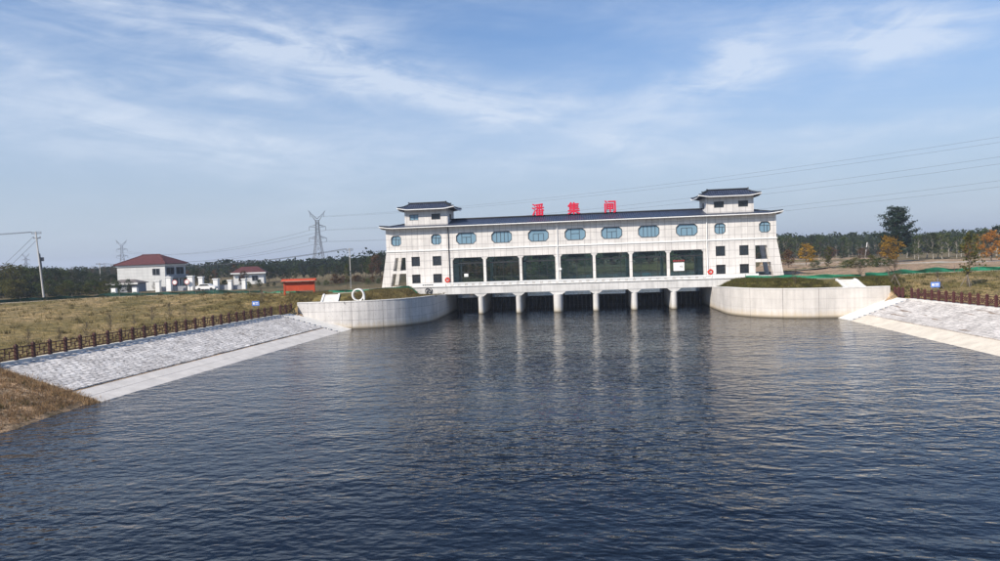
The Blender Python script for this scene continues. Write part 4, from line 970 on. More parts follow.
for x, lb in ((174.8, 'white round sign with red rim left of the house gate pillar'), (187, 'white and red round sign right of the house front')):
    pc = at(x, 284, 147); q = thing('round_sign', lb, 'sign', (pc.x, pc.y, gz(pc.x, pc.y)), rad(6), 'round signs by the house gate'); MB().tube([(0, 0, -.2), (0, 0, 1.5)], .05, 6).build('post', M_STEEL, q, local=True)
    MB().tube([(0, -.06, 1.9), (0, -.02, 1.9)], .55, 20).build('disc', M_WHITE, q, local=True); d = MB().prism([(.55*math.cos(a), 1.9+.55*math.sin(a)) for a in [k*math.pi/10 for k in range(20)]], [[(.45*math.cos(a), 1.9+.45*math.sin(a)) for a in [k*math.pi/10 for k in range(20)]]], -.075, -.064, XZ).build('rim', mat('rim_red', (.5, .05, .05), .6), q, local=True)
# parked white car
pc = at(207, 290, 144); q = thing('parked_car', 'white car parked behind the left crest by the pillars', 'car', (pc.x, pc.y, gz(pc.x, pc.y)), rad(4))
MB().prism([(-2.1, .35), (2.1, .35), (2.15, .75), (1.9, .92), (1.15, 1.0), (.55, 1.42), (-1.1, 1.42), (-1.75, 1.0), (-2.1, .9)], [], -.8, .8, XZ).build('body', M_WHITE, q, local=True)
for y in (-.805, .805): MB().prism([(-1.45, 1.0), (.95, 1.0), (.5, 1.34), (-1.0, 1.34)], [], y-.006, y+.006, XZ).build('side_window', M_GLASSD, q, local=True)
for x in (-1.3, 1.3):
    for y in (-.72, .72): MB().tube([(x, y-.11, .32), (x, y+.11, .32)], .32, 14).build('wheel', M_DARK, q, local=True)
# two white marker blocks at the net
for x, y, d, lb in ((114.5, 294, 137, 'white marker block in front of the outbuilding, the left one'), (135.6, 293.5, 133, 'white marker block in front of the white house, the right one')):
    pc = at(x, y, d); q = thing('marker_block', lb, 'block', (pc.x, pc.y, gz(pc.x, pc.y)), 0, 'white blocks at the dark net'); MB().box(-.48, .48, -.3, .3, -.3, 1.25).build('block_body', M_WHITE, q, local=True); MB().box(-.4, .4, -.306, -.302, .35, .5).build('dark_band', M_NETD, q, local=True)

# ------------------------------------------------------------------ utility poles, pylons, wires
def catenary(a, b_, sag, n=14): return [a.lerp(b_, k/n)-Vector((0, 0, sag*4*(k/n)*(1-k/n))) for k in range(n+1)]
def wire_thing(label, lines, r, group):
    for i, (a, b_, sag) in enumerate(lines):
        o = MB().tube(catenary(a, b_, sag), r, 4).build('power_line', M_WIRE); tag(o, label, 'power line', group)
def pole(x, ybase, depth, ytop, label, lean=0.0, r=0.17, arms=((.35, 1.6), (1.2, 1.2))):
    g = onground(x, depth); top = at(x, ytop, depth); h = top.z-g.z; s = thing('utility_pole', label, 'utility pole', g, rad(20))
    tip = Vector((lean*h, 0, h)); MB().tube([(0, 0, -.5), tip], [r, r*.65], 10).build('shaft', M_POLE, s, local=True)
    out = []
    for dz, w in arms:
        c = tip*(1-dz/h); arm = MB().bar(c+Vector((-w/2, .2, 0)), c+Vector((w/2, .2, 0)), .10, .12).build('cross_arm', M_STEEL, s, local=True)
        for q in (-.46, -.1, .46):
            p_ = c+Vector((w*q, .2, .06)); MB().tube([p_, p_+Vector((0, 0, .16)), p_+Vector((0, 0, .26))], [.05, .075, .04], 6).build('insulator', M_GREYWALL, arm, local=True)
            out.append(g+Matrix.Rotation(rad(20), 4, 'Z') @ (p_+Vector((0, 0, .26))))
    return s, out, g
s, tips, g40 = pole(42, 296, 124, 231.5, 'tall concrete utility pole leaning at the left edge of the crest', -0.06)
c40 = Vector((-.06*11, 0, 11))
MB().bar((-.35, .1, 8.2), (-.1, .1, 5.2), .16).build('switch_rod', M_STEEL, s, local=True); MB().tube([(.5, 0, 0), (-.4, 0, 8.6)], .02, 4).build('stay_wire', M_WIRE, s, local=True)
MB().box(-.62, .18, .2, .5, 6.8, 7.5).build('switch_box', M_STEEL, s, local=True)
_, t99, g99 = pole(99.5, 291, 205, 263, 'second, smaller concrete pole between the left trees and the house', 0.0, .15, ((.4, 2.2),))
_, t349, g349 = pole(350, 291, 122, 248, 'slim pale pole with leaves climbing it, left of the gatehouse', 0.0, .10, ((.4, 1.2),))
wire_thing('thin black wire running from the left utility pole out of the frame', [(tips[i], tips[i]+Vector((-60, -28+6*i, 1.0)), 1.2) for i in (0, 2)]+[(tips[i], at(-30, 278+4*i, 150), .6) for i in (3, 5)], .035, 'wires at the left utility pole')
wire_thing('thin wire strung between the small left pole and the slim pole', [(t99[i], t349[i], 2.0) for i in (0, 2)], .035, 'wires over the left trees')
def pylon(x, depth, ytop, label, rz, bar_=.26):
    """lattice pylon: tapering body, two raised horns, cross arms with hanging insulators"""
    g = onground(x, depth); h = at(x, ytop, depth).z-g.z; s = thing('transmission_pylon', label, 'pylon', g, rz, 'lattice pylons on the left horizon'); k = h/42.0
    b = MB(); lev = [(0, 4.2), (6, 3.5), (12, 2.8), (18, 2.1), (23, 1.55), (27, 1.25), (31, 1.1), (35, 1.0)]
    C = lambda i: [Vector((sx_*lev[i][1]*k, sy*lev[i][1]*k, lev[i][0]*k)) for sx_, sy in ((-1, -1), (1, -1), (1, 1), (-1, 1))]
    for i in range(len(lev)-1):
        c0, c1 = C(i), C(i+1)
        for j in range(4): b.bar(c0[j], c1[j], bar_*k); b.bar(c0[j], c1[(j+1) % 4], bar_*.6*k); b.bar(c0[(j+1) % 4], c1[j], bar_*.6*k); b.bar(c1[j], c1[(j+1) % 4], bar_*.6*k)
    b.build('lattice_body', M_STEEL, s, local=True); tipsw = []
    for z, w in ((22, 6.0), (30, 5.8)):
        for q in (-1, 1):
            a = MB(); tip = Vector((q*w*k, 0, (z+.6)*k))
            for yy in (-1.2, 1.2): a.bar((q*1.4*k, yy*k, z*k), tip, bar_*.7*k); a.bar((q*1.3*k, yy*k, (z+2)*k), tip, bar_*.7*k); a.bar((q*4*k, yy*.6*k, (z+.3)*k), (q*1.4*k, -yy*k, (z+1.9)*k), bar_*.5*k)
            o = a.build('cross_arm', M_STEEL, s, local=True); MB().tube([tip, tip-Vector((0, 0, 2.6*k))], .16*k, 5).build('insulator', M_STEEL, o, local=True); tipsw.append(tip-Vector((0, 0, 2.6*k)))
    for q in (-1, 1):
        a = MB(); tip = Vector((q*6.0*k, 0, 42*k)); mid = Vector((q*3.6*k, 0, 38.2*k))
        for yy in (-1, 1): a.bar((q*1.0*k, yy*k, 34.6*k), mid, bar_*.8*k); a.bar((0, yy*k, 36*k), mid+Vector((0, 0, 1.2*k)), bar_*.7*k)
        a.bar(mid, tip, bar_*.8*k); a.bar(mid+Vector((0, 0, 1.2*k)), tip, bar_*.7*k); a.bar(mid, mid+Vector((0, 0, 1.2*k)), bar_*.6*k)
        o = a.build('horn', M_STEEL, s, local=True); MB().tube([tip-Vector((q*1.2*k, 0, 1.2*k)), tip-Vector((q*1.2*k, 0, 4.6*k))], .16*k, 5).build('insulator', M_STEEL, o, local=True); tipsw.append(tip-Vector((q*1.2*k, 0, 4.6*k))); tipsw.append(tip)
    return [g+Matrix.Rotation(rz, 4, 'Z') @ t for t in tipsw]
w1 = pylon(319, 470, 210.5, 'tallest lattice pylon, left of the gatehouse', rad(35))
w2 = pylon(122.5, 800, 240, 'lattice pylon rising behind the white house', rad(35), .42)
w3 = pylon(26, 1050, 253.5, 'farthest small lattice pylon above the left tree row', rad(35), .5)
wire_thing('long transmission wire between the left pylons', [(w1[i], w2[i], 9) for i in (0, 1, 2, 3)], .07, 'wires between the left pylons')
ends = [at(1120, 118, 250), at(1120, 124, 256), at(1120, 139, 250), at(1120, 147, 256), at(1120, 165, 252), at(1120, 172, 258)]
wire_thing('high transmission wire crossing the sky from the tallest pylon to the right', [(w1[a], e, 5.5) for a, e in zip((4, 6, 2, 3, 0, 1), ends)], .038, 'wires across the right sky')
# white-banded pole by the far lane on the right
g = onground(865, 240); s = thing('marker_pole', 'white banded pole leaning in front of the right forest', 'pole', g); MB().tube([(0, 0, -.3), (.5, 0, 3.0)], .12, 8).build('lower_shaft', M_WHITE, s, local=True); MB().tube([(.5, 0, 3.0), (.6, 0, 3.7)], .11, 8).build('dark_band', M_DARK, s, local=True); MB().tube([(.6, 0, 3.7), (.85, 0, 5.4)], .12, 8).build('upper_shaft', M_WHITE, s, local=True)
#--PART5--
# ------------------------------------------------------------------ trees
def leaf(b, p, s, rnd):
    n = Vector((rnd.gauss(0, 1), rnd.gauss(0, 1), rnd.gauss(0, 1)+.5)).normalized(); x = n.orthogonal().normalized(); y = n.cross(x); a = rnd.uniform(0, 6.28)
    u = (x*math.cos(a)+y*math.sin(a))*s; w = (y*math.cos(a)-x*math.sin(a))*s*rnd.uniform(.45, .8)
    o = len(b.v); b.v += [tuple(p-u), tuple(p-w*.9), tuple(p+u), tuple(p+w*.9)]; b.f.append((o, o+1, o+2, o+3))
def branch(b, a, e, r0, r1, rnd, n=4, wob=.08):
    L = (e-a).length; pts = [a.lerp(e, k/n)+Vector((rnd.gauss(0, 1), rnd.gauss(0, 1), rnd.gauss(0, .5)))*L*wob*(0 < k < n) for k in range(n+1)]
    b.tube(pts, [lerp(r0, r1, k/n) for k in range(n+1)], 5); return pts
def tree_meshes(kind, seed):
    """unit-height tree about its base: (trunk with limbs, crown of leaves)"""
    rnd = random.Random(seed); T, C = MB(), MB()
    if kind == 'broad': H0, cw, cl, nb, nl, ls = .22, .36, (.20, 1.0), 34, 42, .026
    elif kind == 'tall': H0, cw, cl, nb, nl, ls = .30, .20, (.24, 1.0), 30, 42, .022
    elif kind == 'bush': H0, cw, cl, nb, nl, ls = .08, .52, (.03, 1.0), 34, 46, .036
    elif kind == 'sparse': H0, cw, cl, nb, nl, ls = .36, .22, (.36, 1.0), 18, 16, .026
    elif kind == 'bare': H0, cw, cl, nb, nl, ls = .28, .30, (.3, 1.0), 26, 9, .012
    elif kind == 'young': H0, cw, cl, nb, nl, ls = .30, .17, (.26, 1.0), 22, 20, .026
    if kind == 'cedar':
        branch(T, Vector((0, 0, -.02)), Vector((.01, 0, .97)), .026, .006, rnd, 8, .004)
        for tr in range(15):
            z = .16+.80*tr/14; reach = (.40*(1-((z-.34)/.75)**2) if z > .34 else .40*(.55+z))*rnd.uniform(.72, 1.12); reach = max(reach, .07)
            for k in range(5 if z < .85 else 3):
                a = rnd.uniform(0, 6.28); d = Vector((math.cos(a), math.sin(a), rnd.uniform(.10, .75))); e = Vector((0, 0, z))+d*reach*rnd.uniform(.7, 1.1)
                pts = branch(T, Vector((0, 0, z)), e, .008, .002, rnd, 4, .04)
                for q in range(int(95*reach/.3)+26):
                    t = rnd.uniform(.3, 1.05); p = Vector((0, 0, z)).lerp(e, t); w = .068*(1.15-t*.6); p += Vector((rnd.gauss(0, w), rnd.gauss(0, w), rnd.gauss(0, .010)-.01)); leaf(C, p, rnd.uniform(.012, .024), rnd)
        return T.mesh('trunk'), C.mesh('crown', False)
    lx, ly = rnd.gauss(0, .02), rnd.gauss(0, .02); r = .018 if kind not in ('bush', 'young', 'sparse', 'bare') else .013
    branch(T, Vector((0, 0, -.03)), Vector((lx, ly, H0+.40)), r, r*.45, rnd, 5, .015)
    anchors = []
    for i in range(nb):
        t = (i+.5)/nb; z = lerp(cl[0], cl[1], t**.85); prof = math.sin(math.pi*min(1, .16+.80*(z-cl[0])/(cl[1]-cl[0])))**.7
        a = rnd.uniform(0, 6.28); rr = cw*prof*math.sqrt(rnd.uniform(.05, 1))*rnd.uniform(.75, 1.12); e = Vector((lx+rr*math.cos(a), ly+rr*math.sin(a), z*rnd.uniform(.96, 1.02)))
        st = Vector((lx*.7, ly*.7, min(H0+.38, max(H0*.8, z-.16-rr*.4)))); branch(T, st, e, r*.38, r*.10, rnd, 3, .06); anchors.append(e)
        if kind == 'bare':
            for q in range(9): branch(T, st.lerp(e, rnd.uniform(.3, .95)), e+Vector((rnd.gauss(0, .06), rnd.gauss(0, .06), rnd.uniform(-.01, .08))), r*.14, r*.05, rnd, 2, .05)
    for e in anchors:
        cs = rnd.uniform(.6, 1.3)*(.070 if kind != 'bush' else .115)*(1.0 if kind in ('broad', 'bush') else .72)
        for q in range(int(nl*rnd.uniform(.6, 1.4))):
            v = Vector((rnd.gauss(0, 1), rnd.gauss(0, 1), rnd.gauss(0, .75))); leaf(C, e+v*cs*.8, ls*rnd.uniform(.6, 1.25), rnd)
    return T.mesh('trunk'), C.mesh('crown', False)
TM = {}
for kind, n in (('broad', 5), ('tall', 4), ('bush', 3), ('sparse', 3), ('bare', 3), ('young', 3), ('cedar', 1)):
    TM[kind] = [tree_meshes(kind, 100+hash_) for hash_ in range(ord(kind[0])*7, ord(kind[0])*7+n)]
_tc = {}
def tree(kind, p, h, leafm, label, group=None, name='tree', bark=M_BARK, wide=1.0, var=None):
    i = random.randrange(len(TM[kind])) if var is None else var; key = (kind, i, leafm.name, bark.name)
    if key not in _tc:
        t, c = TM[kind][i]; t, c = t.copy(), c.copy(); t.materials.append(bark); c.materials.append(leafm); _tc[key] = (t, c)
    t, c = _tc[key]; r = thing(name, label, 'tree' if name != 'shrub' else 'shrub', p, random.uniform(0, 6.28), group)
    r.scale = (h*wide, h*wide, h)
    for nm, me in (('trunk', t), ('crown', c)): o = bpy.data.objects.new(nm, me); COL.objects.link(o); o.parent = r
    return r
def tree_px(kind, x, ytop, depth, leafm, label, group=None, **k):
    g = onground(x, depth); return tree(kind, g-Vector((0, 0, .1)), max(1.0, at(x, ytop, depth).z-g.z), leafm, label, group, **k)
# right side
tree_px('cedar', 896, 206.5, 172, L_CEDAR, 'tall dark conifer with layered branches on the right horizon', name='conifer_tree', wide=.84)
tree_px('broad', 889, 236.5, 160, L_YELLOW, 'golden yellow tree in front of the dark conifer', wide=1.35, var=1)
for x, yt, lab, m_, d in ((806, 244, 'yellow-brown tree just right of the gatehouse leg', L_YELLOW, 165), (829, 246, 'small yellow-green tree right of the gatehouse leg', L_OLIVE, 140), (788, 250, 'thin russet sapling beside the gatehouse leg', L_RUSSET, 150)):
    tree_px('broad' if d > 145 else 'young', x, yt, d, m_, lab, wide=1.25)
tree_px('young', 827.5, 255, 135, L_OLIVE, 'leafy green sapling below the yellow-green tree', wide=1.3)
tree_px('broad', 992, 231, 150, L_ORANGE, 'orange autumn tree at the right edge', wide=1.15, var=2)
tree_px('young', 975, 234, 120, L_OLIVE, 'slender green-yellow tree left of the orange tree', wide=1.1)
tree_px('broad', 968, 243, 160, L_ORANGE, 'smaller orange tree behind the slender green-yellow tree', wide=.8)
ORD = ['first', 'second', 'third', 'fourth', 'fifth', 'sixth', 'seventh', 'eighth', 'ninth', 'tenth', 'eleventh', 'twelfth', 'thirteenth', 'fourteenth', 'fifteenth', 'sixteenth', 'seventeenth', 'eighteenth', 'nineteenth', 'twentieth']
_k = -1
gr = 'trees of the right row with pale trunks'
for x, yt, d in ((908, 239, 205), (914, 236, 200), (920, 234, 195), (926, 233, 200), (932, 231, 190), (938, 233, 200), (944, 235, 195), (950, 232.5, 205), (956, 235, 190), (962, 234, 200), (969, 231, 205), (978, 231, 195), (984, 228, 205), (990, 230, 190), (996, 225, 200), (1003, 226, 195), (1012, 228, 200)):
    _k += 1
    tree_px('tall', x+random.uniform(-1.5, 1.5), yt+random.uniform(-1, 1), d+random.uniform(-6, 6), random.choice((L_GREEN, L_GREEN, L_DARK)), 'green tree with pale trunk in the row right of the conifer, %s from the left' % ORD[_k], gr, bark=M_PALEBARK, wide=random.uniform(.9, 1.3))
gr = 'trees of the dark forest edge right of the gatehouse'
for k in range(46):
    x = lerp(774, 912, k/45)+random.uniform(-2, 2); yt = lerp(238.5, 240.5, smooth01((x-780)/60))+random.uniform(-1.6, 1.6)-(1.2 if x < 800 else 0)
    tree_px(random.choice(('tall', 'broad', 'broad')), x, yt, random.uniform(262, 300), random.choice((L_DARK, L_DARK, L_GREEN)), 'dark tree of the forest edge between gatehouse and conifer', gr, bark=M_PALEBARK, wide=random.uniform(.8, 1.15))
for i, (x, yb, d, h) in enumerate(((848, 0, 140, 1.7), (856, 0, 136, 2.2), (864, 0, 134, 1.8), (872, 0, 139, 2.4), (880, 0, 136, 2.0), (889, 0, 141, 1.7), (815, 0, 140, 1.6))):
    g = onground(x, d); tree('bush', g-Vector((0, 0, .15)), h, L_OLIVE if i % 2 else L_GREEN, 'low green shrub on the brown ground below the conifer' if i < 6 else 'single low shrub left of the right stairs', 'low shrubs on the brown ground' if i < 6 else None, name='shrub', wide=1.3)
# young trees tied to stakes on the right grass
def staked(x, y, h, kind, m_, label):
    r = tree(kind, Vector((x, y, gz(x, y)-.05)), h, m_, label, 'young staked trees on the right bank', name='staked_tree')
    b = MB()
    for a in (0, 2.1, 4.2): b.bar((math.cos(a)*.75/h, math.sin(a)*.75/h, 0), (0, 0, 1.5/h), .07/h)
    o = b.build('stakes', M_STAKE, r, local=True)
staked(41.2, -14.0, 3.6, 'bare', L_TWIG, 'bare young staked tree beside the end of the right wing wall')
staked(47.6, -18.5, 6.4, 'young', L_OLIVE, 'tall young staked tree with yellow-green leaves at the right edge')
staked(44.0, -19.0, 2.4, 'bare', L_TWIG, 'small bare sapling close to the right blue sign')
staked(53.0, -17.0, 5.2, 'sparse', L_ORANGE, 'young staked tree with few orange leaves at the far right')
tree('bare', Vector((38.2, -11.0, gz(38.2, -11)-.05)), 2.3, L_TWIG, 'thin bare sapling on the grass right of the right stairs', name='sapling', wide=.8)
tree('bare', Vector((28.6, -14.8, gz(28.6, -14.8)-.05)), 2.2, L_TWIG, 'thin bare sapling on the grass strip right of the gatehouse', name='sapling', wide=.8)
# saplings on the left grass
lab = ['nearest', 'second nearest', 'third nearest', 'fourth nearest', 'fifth nearest', 'sixth nearest', 'seventh nearest', 'eighth nearest', 'farthest']
for i, (x, y, z) in enumerate(((29, 349, 2.6), (59, 342, 2.65), (87, 337, 2.7), (111, 331, 2.75), (134, 327, 2.75), (152, 323, 2.8), (170, 320, 2.8), (185, 317, 2.85), (262, 306, 3.1))):
    q = atz(x, y, z); tree('bare', Vector((q.x, q.y, gz(q.x, q.y)-.05)), random.uniform(1.6, 2.3), L_TWIG, f'bare grey sapling behind the long brown fence, {lab[i]} of nine', 'bare saplings on the left grass', name='sapling', wide=.8)
# left side
_k = -1
gr = 'trees of the left row behind the dark net'
for x, yt, d, k, m_ in ((-6, 268, 150, 'broad', L_GREEN), (2, 267, 165, 'broad', L_RUSSET), (8, 265, 160, 'broad', L_OLIVE), (16, 266, 150, 'broad', L_OLIVE), (23, 267, 158, 'broad', L_GREEN), (30, 268, 150, 'broad', L_GREEN), (36, 267, 165, 'broad', L_DARK), (46, 268, 160, 'broad', L_DARK), (54, 268, 152, 'broad', L_DARK), (61, 269, 160, 'broad', L_GREEN), (68, 271, 165, 'broad', L_DARK), (76, 268, 190, 'tall', L_DARK), (83, 271, 175, 'broad', L_DARK), (90, 272, 180, 'broad', L_GREEN), (96, 273, 170, 'broad', L_DARK), (104, 272, 185, 'broad', L_DARK), (110, 274, 180, 'broad', L_DARK), (118, 273, 200, 'broad', L_DARK)):
    _k += 1; nm = {'leaf_green': 'green', 'leaf_dark': 'dark green', 'leaf_olive': 'yellow-green', 'leaf_russet': 'russet'}[m_.name]
    tree_px(k, x, yt, d, m_, f'{nm} tree of the far left row behind the dark net, {ORD[_k]} from the left', gr, wide=random.uniform(.95, 1.25))
gr = 'undergrowth below the left tree row'
for k in range(24):
    x = -8+k*5.4+random.uniform(-2, 2); tree_px('bush', x, 283+random.uniform(-3, 4), random.uniform(138, 150), random.choice((L_DARK, L_GREEN, L_OLIVE)), 'low bush under the left tree row behind the dark net', gr, name='shrub', wide=1.2)
gr = 'bare trees above the left row'
for x, yt in ((72, 266), (86, 268), (93, 266), (104, 264.5), (111, 265), (116, 267), (196, 266), (203, 268)):
    tree_px('bare', x, yt, 215, L_TWIG, 'leafless grey tree rising above the left tree row', gr, wide=.9)
_k = -1
gr = 'trees between the white house and the pylon'
for x, yt in ((188, 270), (194, 268), (200, 268), (208, 270), (214, 269), (221, 267), (228, 266), (234, 264.5), (241, 264), (247, 265.5), (254, 265), (261, 264), (268, 266), (275, 268), (282, 267.5), (289, 268), (296, 267), (303, 268), (310, 267)):
    _k += 1; m_ = random.choice((L_DARK, L_DARK, L_GREEN, L_RUSSET)); nm = {'leaf_green': 'green', 'leaf_dark': 'dark green', 'leaf_russet': 'russet'}[m_.name]
    tree_px(random.choice(('broad', 'broad', 'sparse')), x, yt+random.uniform(-.5, 1.2), random.uniform(205, 240), m_, f'{nm} tree of the belt between white house and pylon, {ORD[_k]} from the left', gr, wide=random.uniform(.9, 1.3))
tree_px('broad', 243, 271, 190, L_RUSSET, 'russet tree right behind the small red-roofed house', wide=1.0)
for x, yt, d, m_, lb in ((186, 277, 165, L_DARK, 'dark bush at the right corner of the white house'), (128, 279, 156, L_DARK, 'dark tree over the low outbuilding'), (153, 281, 160, L_TWIG, 'leafless little tree before the white house wall')):
    tree_px('bare' if m_ is L_TWIG else 'broad', x, yt, d, m_, lb, wide=.9)
gr = 'bushes behind the red board'
for k in range(16):
    x = 205+k*8.6+random.uniform(-2, 2); tree_px('bush', x, 281+random.uniform(-2, 3), random.uniform(150, 178), random.choice((L_DARK, L_GREEN, L_RUSSET)), 'low bush of the strip behind the red board and pillars', gr, name='shrub', wide=1.1)
tree_px('young', 346.5, 263, 121, L_GREEN, 'leafy green sapling next to the slim pale pole', wide=.7)
gr = 'trees of the wood rising left of the gatehouse'
for k in range(30):
    x = 312+k*2.9+random.uniform(-2, 2); yt = lerp(266, 251.5, smooth01((x-315)/75)*.5+.5*(x-315)/75)+random.uniform(-.5, 2.5)
    m_ = random.choice((L_DARK, L_DARK, L_GREEN, L_DARK)); nm = {'leaf_green': 'green', 'leaf_dark': 'dark green'}[m_.name]
    tree_px(random.choice(('broad', 'tall')), x, yt, random.uniform(205, 250), m_, f'{nm} tree of the wood rising towards the gatehouse on its left', gr, wide=random.uniform(.8, 1.1))
gr = 'russet shrubs left of the gatehouse'
for k in range(11):
    x = 334+k*4.8+random.uniform(-2, 2); tree_px('bush', x, 276+random.uniform(-2, 3), random.uniform(142, 165), random.choice((L_RUSSET, L_RUSSET, L_GREEN)), 'brownish shrub at the left foot of the gatehouse', gr, name='shrub', wide=1.2)
# upstream banks, seen through the hall
gr = 'trees on the upstream banks behind the gatehouse'
for k in range(26):
    x = lerp(-62, 2, random.random()); y = lerp(60, 175, random.random())
    if x > -26+max(0, (y-100)*.35) : x -= 22
    tree(random.choice(('broad', 'broad', 'tall')), Vector((x, y, gz(x, y)-.1)), random.uniform(6, 8.5), random.choice((L_DARK, L_GREEN, L_DARK, L_RUSSET)), 'tree on the upstream bank seen through the hall glazing', gr)
for k in range(34):
    x = lerp(-20, 105, k/33)+random.uniform(-2, 2); y = random.uniform(170, 200)
    tree(random.choice(('broad', 'broad', 'tall')), Vector((x, y, gz(x, y)-.1)), random.uniform(7, 10), random.choice((L_DARK, L_GREEN, L_DARK, L_RUSSET)), 'tree on the upstream bank seen through the hall glazing', gr)

for k in range(44):
    x = lerp(-30, 110, k/43)+random.uniform(-1.5, 1.5); y = 160+random.uniform(0, 8)-max(0, (x-64)*.7)+max(0, (14-x)*.0)
    tree('bush', Vector((x, y, gz(x, y)-.2)), random.uniform(2.6, 4.2), random.choice((L_DARK, L_GREEN, L_RUSSET, L_DARK)), 'bush on the upstream bank seen through the hall glazing', 'bushes on the upstream banks', name='shrub', wide=1.1)
for k in range(40):
    y = random.uniform(55, 150); x = lerp(-20, 2, max(0, (y-60)/80))-random.uniform(3, 16)
    tree('bush' if k % 2 else 'broad', Vector((x, y, gz(x, y)-.2)), random.uniform(3.0, 4.5) if k % 2 else random.uniform(6, 8), random.choice((L_DARK, L_GREEN, L_RUSSET, L_DARK)), 'bush on the upstream bank seen through the hall glazing' if k % 2 else 'tree on the upstream bank seen through the hall glazing', 'bushes on the upstream banks' if k % 2 else gr, name='shrub' if k % 2 else 'tree', wide=1.1)

# ------------------------------------------------------------------ far woods that read as one mass
def wood(name, label, pts, h, depth, n, ls, material):
    rnd = random.Random(len(pts)*17+n); b = MB()
    for k in range(n):
        i = rnd.uniform(0, len(pts)-1.001); j = int(i); a, e = Vector(pts[j]), Vector(pts[j+1]); p = a.lerp(e, i-j); p = Vector((p.x+rnd.gauss(0, depth), p.y+rnd.gauss(0, depth), 0))
        z0 = gz(p.x, p.y); cell = noise.cell(Vector((p.x*.22, p.y*.22, 0)))*.5+.5; top = h*(.62+.38*cell+.22*fbm(p.x*.05, p.y*.05)); z = z0+top*rnd.random()**.55
        leaf(b, Vector((p.x, p.y, z)), ls*rnd.uniform(.6, 1.3), rnd)
    o = b.build(name, material, recalc=False); tag(o, label, 'wood', kind='stuff'); return o
def line_px(xs, d): return [tuple(at(x, 262, d).xy)+(0,) for x in xs]
wood('far_wood', 'far hazy wood along the left horizon', line_px((-60, 60, 180, 300, 400), 330), 7.5, 14, 26000, .75, L_DARK)
wood('far_wood', 'far dark wood along the right horizon', line_px((760, 830, 900, 980, 1080), 345), 10.5, 14, 26000, .75, L_DARK)
wood('far_wood', 'wood upstream behind the gatehouse', line_px((390, 470, 560, 650, 720, 780), 330), 11, 12, 22000, .75, L_DARK)

# ------------------------------------------------------------------ grass and weeds
def blades(name, label, spots, material, hmin, hmax, w):
    rnd = random.Random(5); b = MB()
    for p in spots:
        for q in range(3):
            a = rnd.uniform(0, 6.28); h = rnd.uniform(hmin, hmax); d = Vector((math.cos(a), math.sin(a), 0)); o = p+Vector((rnd.gauss(0, .06), rnd.gauss(0, .06), -.03)); t = o+Vector((rnd.gauss(0, h*.35), rnd.gauss(0, h*.35), h))
            n = len(b.v); b.v += [tuple(o-d*w), tuple(o+d*w), tuple(t)]; b.f.append((n, n+1, n+2))
    ob = b.build(name, material, recalc=False); tag(ob, label, kind='stuff'); return ob
def scatter(n, fn):
    rnd = random.Random(n); out = []
    while len(out) < n:
        q = fn(rnd)
        if q is None: continue
        out.append(Vector((q[0], q[1], gz(q[0], q[1]))))
    return out
def left_grass(r):
    i = r.randrange(5, len(side_l)-1); t = r.random(); a, b_ = side_l[i], side_l[i+1]; u = r.random()**1.5
    s0 = [lerp(a[1][k], b_[1][k], t) for k in (0, 1)]; c0 = [lerp(a[2][k], b_[2][k], t) for k in (0, 1)]; x, y = lerp(s0[0], c0[0], u*.97+.02), lerp(s0[1], c0[1], u*.97+.02)
    if fbm(x*.35, y*.35, 4) < -.12 and r.random() < .7: return None
    return (x, y) if not (-36.6 < x < -31.6 and y > -18.6) and y > -70 else None
side_l = side_stations(-1)[:-1]; side_r = side_stations(1)[:-1]
def right_grass(r):
    i = r.randrange(4, len(side_r)-1); t = r.random(); a, b_ = side_r[i], side_r[i+1]; u = r.random()
    x, y = (lerp(lerp(a[1][k], b_[1][k], t), lerp(a[2][k], b_[2][k], t), u*.96+.03) for k in (0, 1))
    return (x, y) if not (32.0 < x < 36.4 and y > -18.6) and y > -45 else None
blades('grass', 'dry olive grass on the left bank', scatter(26000, left_grass), L_GRASS, .10, .38, .026)
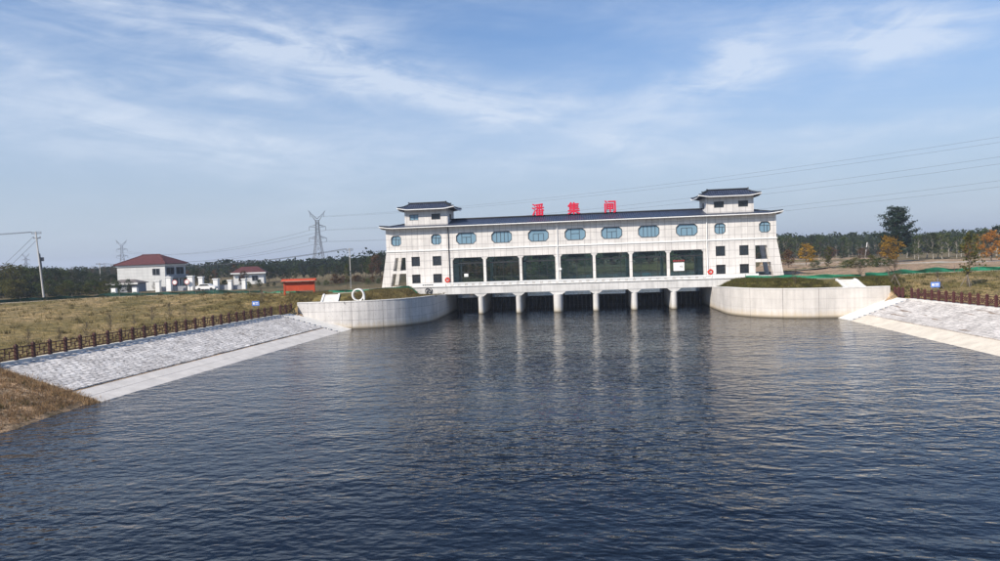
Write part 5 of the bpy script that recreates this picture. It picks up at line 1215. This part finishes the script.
blades('grass', 'olive grass on the right bank', scatter(13000, right_grass), L_GRASSG, .12, .30, .022)
L_TUFT = leaf_mat('tuft_blade', [(0.28, (0.05, 0.05, 0.02)), (0.5, (0.10, 0.085, 0.035)), (0.8, (0.20, 0.15, 0.075))], 0.3)
def clumps(n, fn):
    rnd = random.Random(n+1); out = []
    for c in scatter(n, fn):
        for k in range(rnd.randrange(4, 14)):
            x, y = c.x+rnd.gauss(0, .22), c.y+rnd.gauss(0, .22); out.append(Vector((x, y, gz(x, y))))
    return out
blades('grass', 'darker grass tufts dotted over the left bank', clumps(900, left_grass), L_TUFT, .18, .52, .03)
blades('grass', 'darker grass tufts dotted over the right bank', clumps(600, right_grass), L_TUFT, .15, .42, .03)
def dirt(r):
    y = r.uniform(-92, -64.4); x = r.uniform(-43, -31)
    if gz(x, y) < .12: return None
    return (x, y) if fbm(x*.5, y*.5, 8) > -.25 or r.random() < .3 else None
blades('dry_weeds', 'brown dry weeds on the earth bank at lower left', scatter(16000, dirt), L_WEED, .08, .32, .02)
def edge_weed(r):
    t = r.random(); x, y = lerp(-42.3, -32.2, t), lerp(-62.9, -64.5, t)+r.gauss(0, .35)-.2
    return x, y
blades('dry_weeds', 'dark weed clumps on the earth bank at lower left', clumps(220, dirt), L_TUFT, .12, .40, .03)
blades('dry_weeds', 'weeds along the near edge of the left paving', scatter(1500, edge_weed), L_WEED, .1, .35, .025)

# ------------------------------------------------------------------ air
hzb = MB().box(-3500, 3500, -900, 3500, -3.0, 62)
hm = bpy.data.materials.new('haze'); hm.use_nodes = True; t = hm.node_tree
for n in list(t.nodes): t.nodes.remove(n)
ho = t.nodes.new('ShaderNodeOutputMaterial'); pv = t.nodes.new('ShaderNodeVolumePrincipled')
pv.inputs['Color'].default_value = (0.80, 0.87, 1.0, 1); pv.inputs['Density'].default_value = 0.00032; pv.inputs['Anisotropy'].default_value = 0.2
t.links.new(pv.outputs[0], ho.inputs['Volume'])
hz = hzb.build('haze', hm); tag(hz, 'thin pale haze lying over the whole landscape', kind='stuff')
